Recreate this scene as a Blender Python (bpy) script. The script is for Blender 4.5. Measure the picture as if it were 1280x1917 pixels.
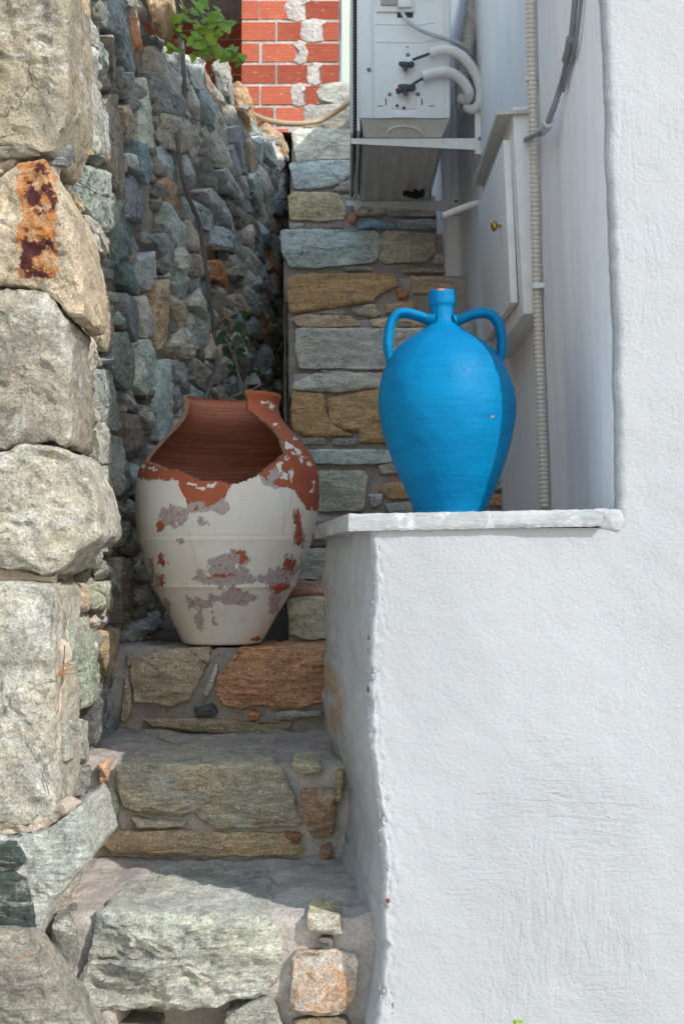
import bpy, bmesh, math, random
from mathutils import Vector, noise, Matrix
R = math.radians
for o in list(bpy.data.objects):
    bpy.data.objects.remove(o)
SC = bpy.context.scene
COL = SC.collection

# ------------------------------------------------------------------ camera, sky, sun, exposure
F, CX, CY = 2662.0, 640.0, 958.5          # focal length and centre in photo pixels
PITCH = math.atan((1040 - CY) / F)
EYE = Vector((0, 0, 0.72))
cam_d = bpy.data.cameras.new('camera'); cam = bpy.data.objects.new('camera', cam_d); COL.objects.link(cam)
cam.location = EYE; cam.rotation_euler = (R(90) + PITCH, 0, 0)
cam_d.sensor_fit = 'VERTICAL'; cam_d.sensor_height = 36; cam_d.sensor_width = 36
cam_d.lens = 36 * F / 1917.0
cam_d.clip_start = 0.05; cam_d.clip_end = 500
cam_d.dof.use_dof = True; cam_d.dof.focus_distance = 2.45; cam_d.dof.aperture_fstop = 14
SC.camera = cam

SUN_EL, SUN_AZ = 38.0, 46.0               # elevation; degrees right of straight behind the camera
to_sun = Vector((math.sin(R(SUN_AZ)) * math.cos(R(SUN_EL)), -math.cos(R(SUN_AZ)) * math.cos(R(SUN_EL)), math.sin(R(SUN_EL))))
sun_d = bpy.data.lights.new('sun', 'SUN'); sun = bpy.data.objects.new('sun', sun_d); COL.objects.link(sun)
sun_d.energy = 2.0; sun_d.angle = R(0.6); sun_d.color = (1.0, 0.965, 0.92)
sun.location = (3, -3, 6); sun.rotation_euler = to_sun.to_track_quat('Z', 'Y').to_euler()
W = bpy.data.worlds.new('World'); SC.world = W; W.use_nodes = True
wn = W.node_tree; wn.nodes.clear()
sky = wn.nodes.new('ShaderNodeTexSky'); sky.sky_type = 'NISHITA'; sky.sun_disc = False
sky.sun_elevation = R(SUN_EL); sky.sun_rotation = R(180 - SUN_AZ)
sky.air_density = 2.0; sky.dust_density = 0.4; sky.ozone_density = 3.0; sky.altitude = 20
bg = wn.nodes.new('ShaderNodeBackground'); bg.inputs['Strength'].default_value = 0.15
wo = wn.nodes.new('ShaderNodeOutputWorld')
tint = wn.nodes.new('ShaderNodeMix'); tint.data_type = 'RGBA'; tint.blend_type = 'MULTIPLY'; tint.inputs[0].default_value = 1
tint.inputs[7].default_value = (1.0, .925, .90, 1)     # the photograph's white balance
wn.links.new(sky.outputs[0], tint.inputs[6]); wn.links.new(tint.outputs[2], bg.inputs['Color']); wn.links.new(bg.outputs[0], wo.inputs['Surface'])
SC.view_settings.view_transform = 'Standard'; SC.view_settings.look = 'None'
SC.view_settings.exposure = 1.1; SC.view_settings.gamma = 1.0; SC.view_settings.use_curve_mapping = False
SC.render.engine = 'CYCLES'
SC.cycles.max_bounces = 9; SC.cycles.diffuse_bounces = 8

# ------------------------------------------------------------------ helpers
def at(px, py, Y):
    """the point at depth Y that lies where the photograph shows pixel (px, py)"""
    dx, dz = (px - CX) / F, -(py - CY) / F
    d = Vector((dx, math.cos(PITCH) - dz * math.sin(PITCH), math.sin(PITCH) + dz * math.cos(PITCH)))
    return EYE + d * (Y / d.y)
def pix(p):
    q = p - EYE
    f = q.y * math.cos(PITCH) + q.z * math.sin(PITCH); u = -q.y * math.sin(PITCH) + q.z * math.cos(PITCH)
    return CX + F * q.x / f, CY - F * u / f
def lerp(a, b, t): return a + (b - a) * t
def table(tab, x):
    if x <= tab[0][0]: return tab[0][1]
    for (a, va), (b, vb) in zip(tab, tab[1:]):
        if x <= b: return lerp(va, vb, (x - a) / (b - a))
    return tab[-1][1]
def frange(a, b, step):
    n = max(1, int(round(abs(b - a) / step)))
    return [a + (b - a) * i / n for i in range(n + 1)]
def fb(p, octv=3): return noise.fractal(p, 1.0, 2.0, octv)
def nv(p): return noise.noise_vector(p)
def lin(c):
    out = []
    for v in c[:3]:
        v = v / 255.0
        out.append(v / 12.92 if v <= 0.04045 else ((v + 0.055) / 1.055) ** 2.4)
    return tuple(out)
def wl(o):
    p = Vector((0, 0, 0))
    while o is not None:
        p = p + o.location; o = o.parent
    return p
def tag(o, label=None, cat=None, group=None, kind=None):
    if label: o['label'] = label
    if cat: o['category'] = cat
    if group: o['group'] = group
    if kind: o['kind'] = kind
    return o
def thing(name, loc, label, cat, group=None, kind=None):
    o = bpy.data.objects.new(name, None); COL.objects.link(o); o.location = loc
    o.empty_display_size = 0.05
    return tag(o, label, cat, group, kind)
def group_at(name, parent, loc):
    o = bpy.data.objects.new(name, None); COL.objects.link(o)
    o.parent = parent; o.location = Vector(loc) - wl(parent); o.empty_display_size = 0.05
    return o
def mesh(name, verts, faces, mats, parent=None, origin=None, smooth=True, sharp=None, mi=None):
    if origin is None: origin = wl(parent) if parent is not None else Vector((0, 0, 0))
    origin = Vector(origin)
    me = bpy.data.meshes.new(name)
    me.from_pydata([tuple(Vector(v) - origin) for v in verts], [], faces)
    for m in (mats if isinstance(mats, (list, tuple)) else [mats]): me.materials.append(m)
    if smooth: me.polygons.foreach_set('use_smooth', [True] * len(me.polygons))
    if mi: me.polygons.foreach_set('material_index', mi)
    me.update()
    if smooth and sharp: me.set_sharp_from_angle(angle=R(sharp))
    o = bpy.data.objects.new(name, me); COL.objects.link(o)
    if parent is not None:
        o.parent = parent; o.location = origin - wl(parent)
    else: o.location = origin
    return o
def grid_faces(nu, nv_, off=0, closeu=False):
    f = []
    for i in range(nu if closeu else nu - 1):
        for j in range(nv_ - 1):
            a = off + i * nv_ + j; b = off + ((i + 1) % nu) * nv_ + j
            f.append((a, b, b + 1, a + 1))
    return f
class MB:
    """collects simple shapes that become one mesh"""
    def __init__(s): s.v = []; s.f = []
    def add(s, v, f):
        o = len(s.v); s.v += [Vector(x) for x in v]; s.f += [tuple(i + o for i in q) for q in f]
        return s
    def box(s, a, b, bev=0.0, M=None):
        x0, y0, z0 = a; x1, y1, z1 = b
        if bev <= 0:
            v = [(x, y, z) for x in (x0, x1) for y in (y0, y1) for z in (z0, z1)]
            f = [(0, 1, 3, 2), (4, 6, 7, 5), (0, 4, 5, 1), (2, 3, 7, 6), (0, 2, 6, 4), (1, 5, 7, 3)]
        else:
            bm = bmesh.new(); bmesh.ops.create_cube(bm, size=1)
            for q in bm.verts: q.co = Vector((lerp(x0, x1, q.co.x + .5), lerp(y0, y1, q.co.y + .5), lerp(z0, z1, q.co.z + .5)))
            bmesh.ops.bevel(bm, geom=bm.edges[:], offset=bev, segments=2, affect='EDGES', profile=.5)
            bm.verts.index_update()
            v = [q.co.copy() for q in bm.verts]; f = [tuple(q.index for q in p.verts) for p in bm.faces]; bm.free()
        if M is not None: v = [M @ Vector(q) for q in v]
        return s.add(v, f)
    def tube(s, pts, r, seg=10, caps=True):
        pts = [Vector(p) for p in pts]; n = len(pts); v = []; up = None
        for i, p in enumerate(pts):
            t = (pts[min(i + 1, n - 1)] - pts[max(i - 1, 0)]).normalized()
            if up is None: up = t.orthogonal().normalized()
            up = (up - t * up.dot(t)).normalized(); w = t.cross(up)
            rr = r[i] if isinstance(r, (list, tuple)) else r
            v += [p + (up * math.cos(k * 2 * math.pi / seg) + w * math.sin(k * 2 * math.pi / seg)) * rr for k in range(seg)]
        f = []
        for i in range(n - 1):
            for k in range(seg):
                a = i * seg + k; b = i * seg + (k + 1) % seg
                f.append((a, b, b + seg, a + seg))
        if caps: f += [tuple(range(seg))[::-1], tuple((n - 1) * seg + k for k in range(seg))]
        return s.add(v, f)
    def build(s, name, mats, parent=None, origin=None, smooth=True, sharp=35):
        return mesh(name, s.v, s.f, mats, parent, origin, smooth, sharp)
def crom(pts, n=8):
    pts = [Vector(p) for p in pts]; out = []
    P = [pts[0] * 2 - pts[1]] + pts + [pts[-1] * 2 - pts[-2]]
    for i in range(1, len(P) - 2):
        a, b, c, d = P[i - 1:i + 3]
        for k in range(n):
            t = k / n
            out.append(.5 * ((2 * b) + (c - a) * t + (2 * a - 5 * b + 4 * c - d) * t * t + (3 * b - a - 3 * c + d) * t ** 3))
    return out + [pts[-1]]

# ------------------------------------------------------------------ materials
def newmat(name):
    m = bpy.data.materials.new(name); m.use_nodes = True
    nt = m.node_tree; nt.nodes.clear()
    out = nt.nodes.new('ShaderNodeOutputMaterial'); b = nt.nodes.new('ShaderNodeBsdfPrincipled')
    nt.links.new(b.outputs[0], out.inputs[0])
    return m, nt, b
def put(nt, sock, v):
    if isinstance(v, bpy.types.NodeSocket): nt.links.new(v, sock)
    else:
        if isinstance(v, (tuple, list)) and sock.type == 'RGBA' and len(v) == 3: v = tuple(v) + (1,)
        sock.default_value = v
def N(nt, typ, ins=None, **kw):
    n = nt.nodes.new(typ)
    for k, v in kw.items(): setattr(n, k, v)
    for k, v in (ins or {}).items(): put(nt, n.inputs[k], v)
    return n
def mix(nt, fac, a, b, blend='MIX'):
    n = N(nt, 'ShaderNodeMix', data_type='RGBA', blend_type=blend)
    put(nt, n.inputs[0], fac); put(nt, n.inputs[6], a); put(nt, n.inputs[7], b)
    return n.outputs[2]
def math_(nt, op, a, b=0.0, c=None):
    n = N(nt, 'ShaderNodeMath', operation=op); put(nt, n.inputs[0], a); put(nt, n.inputs[1], b)
    if c is not None: put(nt, n.inputs[2], c)
    return n.outputs[0]
def mr(nt, v, a, b, c=0.0, d=1.0, smooth=False):
    n = N(nt, 'ShaderNodeMapRange', clamp=True)
    if smooth: n.interpolation_type = 'SMOOTHSTEP'
    for i, x in enumerate((v, a, b, c, d)): put(nt, n.inputs[i], x)
    return n.outputs[0]
def ntex(nt, vec, scale, detail=4, rough=.6, dist=0.0):
    n = N(nt, 'ShaderNodeTexNoise', {'Vector': vec, 'Scale': scale, 'Detail': detail, 'Roughness': rough, 'Distortion': dist})
    return n.outputs[0]
def vscale(nt, vec, s):
    return N(nt, 'ShaderNodeMapping', {'Vector': vec, 'Scale': s}).outputs[0]
def attr(nt, name, typ='GEOMETRY'):
    return N(nt, 'ShaderNodeAttribute', attribute_name=name, attribute_type=typ)
def bump(nt, h, strength, dist, normal=None):
    n = N(nt, 'ShaderNodeBump', {'Height': h, 'Strength': strength, 'Distance': dist})
    if normal is not None: put(nt, n.inputs['Normal'], normal)
    return n.outputs[0]
def simple(name, col, rough=.5, metal=0.0, var=.12, scale=30, bmp=0.0, spec=None):
    m, nt, b = newmat(name)
    co = N(nt, 'ShaderNodeNewGeometry').outputs['Position']
    n1 = ntex(nt, co, scale, 5, .6); n2 = ntex(nt, co, scale * 7, 3, .6)
    c = mix(nt, mr(nt, n1, .3, .7), tuple(x * (1 - var) for x in col), tuple(min(1, x * (1 + var)) for x in col))
    c = mix(nt, mr(nt, n2, .3, .7, 0, var * 1.6), c, tuple(x * .6 for x in col))
    put(nt, b.inputs['Base Color'], c); b.inputs['Roughness'].default_value = rough; b.inputs['Metallic'].default_value = metal
    if spec is not None: b.inputs['Specular IOR Level'].default_value = spec
    if bmp: put(nt, b.inputs['Normal'], bump(nt, math_(nt, 'ADD', n1, math_(nt, 'MULTIPLY', n2, .4)), bmp, .003))
    return m

def make_stone_mat(name, sand=False):
    m, nt, b = newmat(name)
    tc = N(nt, 'ShaderNodeTexCoord').outputs['Object']
    oi = N(nt, 'ShaderNodeObjectInfo')
    off = N(nt, 'ShaderNodeVectorMath', operation='SCALE'); put(nt, off.inputs[0], (13.1, 7.7, 21.3)); put(nt, off.inputs['Scale'], oi.outputs['Random'])
    co = N(nt, 'ShaderNodeVectorMath', operation='ADD'); put(nt, co.inputs[0], tc); put(nt, co.inputs[1], off.outputs[0]); co = co.outputs[0]
    st = vscale(nt, co, (1, 1, 1.25) if sand else (1, 1, 2.6))
    vein_v = vscale(nt, co, (1, 1, 1.6) if sand else (1, 1, 7))
    base = oi.outputs['Color']
    lime = attr(nt, 'lime', 'OBJECT').outputs['Fac']; rust = attr(nt, 'rust', 'OBJECT').outputs['Fac']; dark = attr(nt, 'dark', 'OBJECT').outputs['Fac']
    nA = ntex(nt, st, 10, 9, .66, .6); nB = ntex(nt, st, 6, 4, .6); nC = ntex(nt, co, 3.5, 3, .5)
    nD = ntex(nt, vein_v, 13, 6, .7, 1.2); nE = ntex(nt, co, 250, 4, .75); nF = ntex(nt, co, 70, 7, .74); nG = ntex(nt, vscale(nt, co, (1, 1, 1.6 if sand else 6)), 26, 7, .72, .8); nH = ntex(nt, co, 130, 4, .7)
    c = mix(nt, mr(nt, nA, .28, .72), mix(nt, 1, base, (.62, .62, .64), 'MULTIPLY'), mix(nt, 1, base, (1.38, 1.36, 1.3), 'MULTIPLY'))
    c = mix(nt, mr(nt, nB, .45, .7, 0, .55), c, mix(nt, 1, c, (.82, .90, .91), 'MULTIPLY'))
    c = mix(nt, mr(nt, nC, .5, .72, 0, .6), c, mix(nt, 1, c, (1.16, 1.06, .90), 'MULTIPLY'))
    # pale lime and lichen, thin veins
    lm = mr(nt, math_(nt, 'ADD', nD, math_(nt, 'MULTIPLY', lime, .17)), .62, .70)
    lm2 = mr(nt, math_(nt, 'ADD', ntex(nt, co, 9, 9, .72), math_(nt, 'MULTIPLY', lime, .16)), .62, .68)
    c = mix(nt, math_(nt, 'MULTIPLY', lm, .62), c, (.52, .51, .47))
    c = mix(nt, math_(nt, 'MULTIPLY', lm2, .6), c, (.58, .555, .51))
    # iron stain
    rs = mr(nt, math_(nt, 'ADD', ntex(nt, st, 8, 7, .68, .5), math_(nt, 'MULTIPLY', rust, .3)), .66, .78)
    rc = mix(nt, mr(nt, nF, .35, .65), (.26, .12, .06), (.52, .28, .13))
    c = mix(nt, math_(nt, 'MULTIPLY', rs, .85), c, rc)
    # dark algae
    dk = mr(nt, math_(nt, 'ADD', ntex(nt, co, 11, 8, .7), math_(nt, 'MULTIPLY', dark, .25)), .66, .76)
    c = mix(nt, math_(nt, 'MULTIPLY', dk, .7), c, (.045, .048, .045))
    c = mix(nt, mr(nt, nE, .36, .64, .0, 1), mix(nt, 1, c, (.76, .76, .77), 'MULTIPLY'), mix(nt, 1, c, (1.38, 1.38, 1.36), 'MULTIPLY'))
    c = mix(nt, mr(nt, nF, .3, .7, .0, 1), mix(nt, 1, c, (.80, .80, .80), 'MULTIPLY'), mix(nt, 1, c, (1.30, 1.30, 1.28), 'MULTIPLY'))
    c = mix(nt, mr(nt, nG, .34, .66), mix(nt, 1, c, (.76, .77, .78), 'MULTIPLY'), mix(nt, 1, c, (1.34, 1.33, 1.3), 'MULTIPLY'))
    pit = mr(nt, nH, .62, .70)
    c = mix(nt, math_(nt, 'MULTIPLY', pit, .6), c, mix(nt, 1, c, (.3, .28, .26), 'MULTIPLY'))
    wv = N(nt, 'ShaderNodeVectorMath', operation='ADD'); put(nt, wv.inputs[0], vscale(nt, co, (7, 7, 11)))
    wn_ = N(nt, 'ShaderNodeTexNoise', {'Vector': co, 'Scale': 9.0, 'Detail': 5.0}); put(nt, wv.inputs[1], wn_.outputs['Color'])
    vo = N(nt, 'ShaderNodeTexVoronoi', {'Vector': wv.outputs[0], 'Scale': 1.0}, feature='DISTANCE_TO_EDGE')
    crk = math_(nt, 'MULTIPLY', mr(nt, vo.outputs['Distance'], .012, .002), mr(nt, nC, .54, .60))
    c = mix(nt, math_(nt, 'MULTIPLY', crk, .45), c, (.06, .055, .05))
    put(nt, b.inputs['Base Color'], c)
    b.inputs['Roughness'].default_value = .82; b.inputs['Specular IOR Level'].default_value = .25
    h = math_(nt, 'ADD', math_(nt, 'MULTIPLY', nA, 1.0), math_(nt, 'MULTIPLY', nD, .5))
    nrm = bump(nt, math_(nt, 'SUBTRACT', h, math_(nt, 'MULTIPLY', crk, .5)), .9, .013 if not sand else .010)
    nrm = bump(nt, math_(nt, 'ADD', math_(nt, 'ADD', nF, math_(nt, 'MULTIPLY', nG, .9)), math_(nt, 'SUBTRACT', math_(nt, 'MULTIPLY', nE, .5), math_(nt, 'MULTIPLY', pit, .25))), 1.0, .0075, nrm)
    put(nt, b.inputs['Normal'], nrm)
    return m
M_STONE = make_stone_mat('schist'); M_SAND = make_stone_mat('sandstone', True)

def make_rust_patch():
    """sandstone block with a rectangle of rust-eaten old paint on its face"""
    m = M_SAND.copy(); m.name = 'sandstone_with_rust_patch'; nt = m.node_tree
    b = next(n for n in nt.nodes if n.type == 'BSDF_PRINCIPLED')
    src = b.inputs['Base Color'].links[0].from_socket
    at_ = attr(nt, 'patch').outputs['Fac']
    co = N(nt, 'ShaderNodeNewGeometry').outputs['Position']
    e = mr(nt, math_(nt, 'ADD', at_, math_(nt, 'MULTIPLY', math_(nt, 'SUBTRACT', ntex(nt, co, 30, 8, .72), .5), 2.6)), .40, .62)
    d = mr(nt, math_(nt, 'ADD', math_(nt, 'MULTIPLY', at_, .13), ntex(nt, co, 26, 6, .68)), .60, .66)
    c = mix(nt, math_(nt, 'MULTIPLY', e, mr(nt, ntex(nt, co, 60, 5, .7), .3, .6, .35, 1)), src, (.50, .19, .045))
    c = mix(nt, math_(nt, 'MULTIPLY', d, e), c, (.085, .022, .02))
    w = mr(nt, ntex(nt, co, 70, 3, .6), .68, .72)
    c = mix(nt, math_(nt, 'MULTIPLY', w, e), c, (.5, .5, .5))
    put(nt, b.inputs['Base Color'], c)
    return m
M_RUSTPATCH = make_rust_patch()

def make_mortar(name, col, gap=.5):
    m, nt, b = newmat(name)
    co = N(nt, 'ShaderNodeNewGeometry').outputs['Position']
    n1 = ntex(nt, co, 9, 6, .65); n2 = ntex(nt, co, 60, 6, .7); n3 = ntex(nt, co, 230, 3, .7)
    c = mix(nt, mr(nt, n1, .3, .7), tuple(x * .72 for x in col), tuple(x * 1.22 for x in col))
    c = mix(nt, mr(nt, n2, .35, .65, 0, .5), c, mix(nt, 1, c, (.6, .58, .58), 'MULTIPLY'))
    v = N(nt, 'ShaderNodeTexVoronoi', {'Vector': co, 'Scale': 130.0})
    c = mix(nt, math_(nt, 'MULTIPLY', mr(nt, v.outputs['Distance'], .16, .1), mr(nt, n2, .54, .66, 0, .45)), c, (.60, .56, .51))
    c = mix(nt, mr(nt, n3, .4, .6), mix(nt, 1, c, (.86, .86, .87), 'MULTIPLY'), mix(nt, 1, c, (1.08, 1.08, 1.07), 'MULTIPLY'))
    put(nt, b.inputs['Base Color'], c); b.inputs['Roughness'].default_value = .95; b.inputs['Specular IOR Level'].default_value = .12
    nrm = bump(nt, math_(nt, 'ADD', n2, math_(nt, 'MULTIPLY', n1, .8)), .8, .008)
    put(nt, b.inputs['Normal'], bump(nt, n3, .6, .003, nrm))
    return m
M_MORTAR = make_mortar('step_mortar', (.50, .44, .39)); M_WALLMORTAR = make_mortar('wall_mortar', (.44, .38, .32))
M_CEMENT = make_mortar('brick_mortar', (.56, .53, .50)); M_EARTH = make_mortar('earth', (.19, .15, .11))
M_CREAMMORTAR = make_mortar('lime_mortar', (.52, .43, .34))

def make_plaster(name, col, relief=1.0, streak=0.0):
    m, nt, b = newmat(name)
    co = N(nt, 'ShaderNodeNewGeometry').outputs['Position']
    st = attr(nt, 'stain').outputs['Fac']; fl = attr(nt, 'flake').outputs['Fac']
    n1 = ntex(nt, co, 3.2, 5, .6); n2 = ntex(nt, co, 42, 7, .62, .4); n3 = ntex(nt, co, 190, 4, .65)
    sw = ntex(nt, co, 5, 2, .5)
    # trowel strokes: strongly stretched noise whose direction wanders
    rot = N(nt, 'ShaderNodeMapping', {'Vector': co, 'Rotation': (0, .65, 0), 'Scale': (16, 16, 88)})
    tr1 = ntex(nt, rot.outputs[0], 1.0, 5, .62, 1.6)
    rot2 = N(nt, 'ShaderNodeMapping', {'Vector': co, 'Rotation': (0, -.25, 0), 'Scale': (70, 70, 14)})
    tr2 = ntex(nt, rot2.outputs[0], 1.0, 5, .6, 1.4)
    tr = mix(nt, mr(nt, sw, .42, .58), tr1, tr2)
    c = mix(nt, mr(nt, n1, .3, .7), tuple(x * .93 for x in col), tuple(min(.86, x * 1.04) for x in col))
    c = mix(nt, mr(nt, n2, .62, .8, 0, .22), c, (.46, .44, .41))
    if streak:
        sv = ntex(nt, vscale(nt, co, (24, 24, 1.3)), 1.0, 6, .66, .5)
        c = mix(nt, mr(nt, sv, .42, .72, 0, streak), c, (.46, .45, .47))
        sv2 = ntex(nt, vscale(nt, co, (40, 40, 4)), 1.0, 5, .7, .5)
        c = mix(nt, mr(nt, sv2, .66, .74, 0, .5), c, (.36, .30, .25))
    sn = mr(nt, math_(nt, 'ADD', math_(nt, 'MULTIPLY', st, 1.1), math_(nt, 'MULTIPLY', math_(nt, 'SUBTRACT', ntex(nt, vscale(nt, co, (1, 1, .45)), 26, 9, .76), .5), 2.6)), .62, .72)
    c = mix(nt, math_(nt, 'MULTIPLY', sn, .85), c, mix(nt, mr(nt, n3, .35, .65), (.26, .15, .085), (.50, .38, .27)))
    ck = mr(nt, math_(nt, 'ADD', fl, math_(nt, 'MULTIPLY', math_(nt, 'SUBTRACT', ntex(nt, vscale(nt, co, (1, 1, .35)), 30, 6, .72), .5), 1.8)), .56, .60)
    c = mix(nt, ck, c, (.11, .10, .095))
    put(nt, b.inputs['Base Color'], c); b.inputs['Roughness'].default_value = .75; b.inputs['Specular IOR Level'].default_value = .25
    tm = mr(nt, ntex(nt, co, 2.6, 2, .5), .47, .62, .08, 1.0)
    nrm = bump(nt, math_(nt, 'MULTIPLY', tr, tm), .6 * relief, .0055)
    nrm = bump(nt, math_(nt, 'ADD', n2, math_(nt, 'MULTIPLY', ck, -.8)), .34 * relief, .005, nrm)
    nrm = bump(nt, n3, .6 * relief, .0028, nrm)
    put(nt, b.inputs['Normal'], nrm)
    return m
M_PLASTER = make_plaster('sun_dimmed_plaster', (.378, .382, .392))  # sunlit white plaster, colour darkened to offset the sun on the front
M_PLASTERSIDE = make_plaster('shade_lifted_whitewash', (.85, .825, .85), .6, .25)  # same white wall on the alley side, colour lightened to lift its shade
M_PAVING = make_mortar('pale_paving', (.70, .68, .65))  # unseen street paving, made pale to bounce sunlight into the alley
M_GREEN = make_plaster('pale_green_plaster', (.60, .68, .60), .5)
M_WHITE = simple('white_paint', (.74, .735, .73), .45, var=.06, bmp=.15)
M_ACWHITE = simple('air_conditioner_paint', (.74, .745, .75), .42, var=.04)
M_ACPAN = simple('galvanised_pan', (.66, .62, .57), .5, var=.12)
M_BRACKET = simple('bracket_paint', (.74, .72, .69), .45, var=.06)
M_DARKGREY = simple('dark_plastic', (.055, .055, .058), .45)
M_BLACK = simple('black_rubber', (.012, .012, .013), .5)
M_GREYCAP = simple('grey_cover', (.36, .34, .34), .5)
M_INSUL = simple('white_pipe_wrap', (.74, .725, .70), .6, var=.08, scale=25, bmp=.5)
M_WRAP = simple('grey_wrap', (.42, .40, .37), .6, var=.22, scale=40, bmp=.8)
M_CABLE = simple('grey_cable', (.21, .22, .235), .5, var=.15)
M_LCABLE = simple('light_grey_cable', (.50, .52, .54), .5)
M_CONDUIT = simple('beige_conduit', (.62, .57, .50), .5, var=.08)
M_HOSE = simple('tan_hose', (.40, .29, .17), .5, var=.12)
M_BRASS = simple('brass', (.50, .33, .12), .32, .9, var=.15)
M_STEEL = simple('screw_steel', (.16, .16, .17), .4, .6)
M_HOOD = simple('hood_cream_paint', (.52, .49, .44), .55, var=.12, scale=14, bmp=.2)
M_TWIG = simple('twig_bark', (.20, .165, .15), .85, var=.25, scale=60, bmp=.6)
M_LITTER = simple('pale_blue_litter', (.42, .62, .74), .5)
M_DRY = simple('dry_leaf', (.30, .14, .05), .7, var=.3, scale=80)
M_REDCHIP = simple('red_brick_chip', (.32, .075, .04), .85, var=.25, scale=80, bmp=.5)
M_NAIL = simple('rusty_nail', (.17, .045, .02), .8, var=.3, scale=200)
M_SLAB = None
def leaf_mat(name, a, b_):
    m, nt, b = newmat(name)
    oi = N(nt, 'ShaderNodeObjectInfo').outputs['Random']; co = N(nt, 'ShaderNodeTexCoord').outputs['Object']
    c = mix(nt, oi, a, b_); c = mix(nt, mr(nt, ntex(nt, co, 60, 4), .4, .7, 0, .4), c, tuple(x * .5 for x in a))
    put(nt, b.inputs['Base Color'], c); b.inputs['Roughness'].default_value = .42
    tr = N(nt, 'ShaderNodeBsdfTranslucent'); put(nt, tr.inputs[0], mix(nt, .5, c, (.25, .42, .03)))
    ms = N(nt, 'ShaderNodeMixShader'); ms.inputs[0].default_value = .35
    nt.links.new(b.outputs[0], ms.inputs[1]); nt.links.new(tr.outputs[0], ms.inputs[2])
    nt.links.new(ms.outputs[0], next(n for n in nt.nodes if n.type == 'OUTPUT_MATERIAL').inputs[0])
    return m
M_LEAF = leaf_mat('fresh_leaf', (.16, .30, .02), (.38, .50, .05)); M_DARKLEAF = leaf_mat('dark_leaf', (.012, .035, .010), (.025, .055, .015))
def brick_mat(name, col):
    m, nt, b = newmat(name)
    co = N(nt, 'ShaderNodeNewGeometry').outputs['Position']; rnd = N(nt, 'ShaderNodeObjectInfo').outputs['Random']
    n1 = ntex(nt, co, 22, 5, .65); n2 = ntex(nt, vscale(nt, co, (10, 10, 40)), 3, 6, .7)
    c = mix(nt, rnd, tuple(x * .7 for x in col), (col[0] * 1.15, col[1] * 1.5, col[2] * 1.5))
    c = mix(nt, mr(nt, n1, .35, .7), c, mix(nt, 1, c, (1.12, 1.3, 1.3), 'MULTIPLY'))
    c = mix(nt, mr(nt, n2, .60, .66, 0, .8), c, (.56, .50, .46))
    put(nt, b.inputs['Base Color'], c); b.inputs['Roughness'].default_value = .85
    put(nt, b.inputs['Normal'], bump(nt, n1, .4, .003))
    return m
M_BRICK = brick_mat('hollow_clay_brick', (.45, .088, .05))

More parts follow.
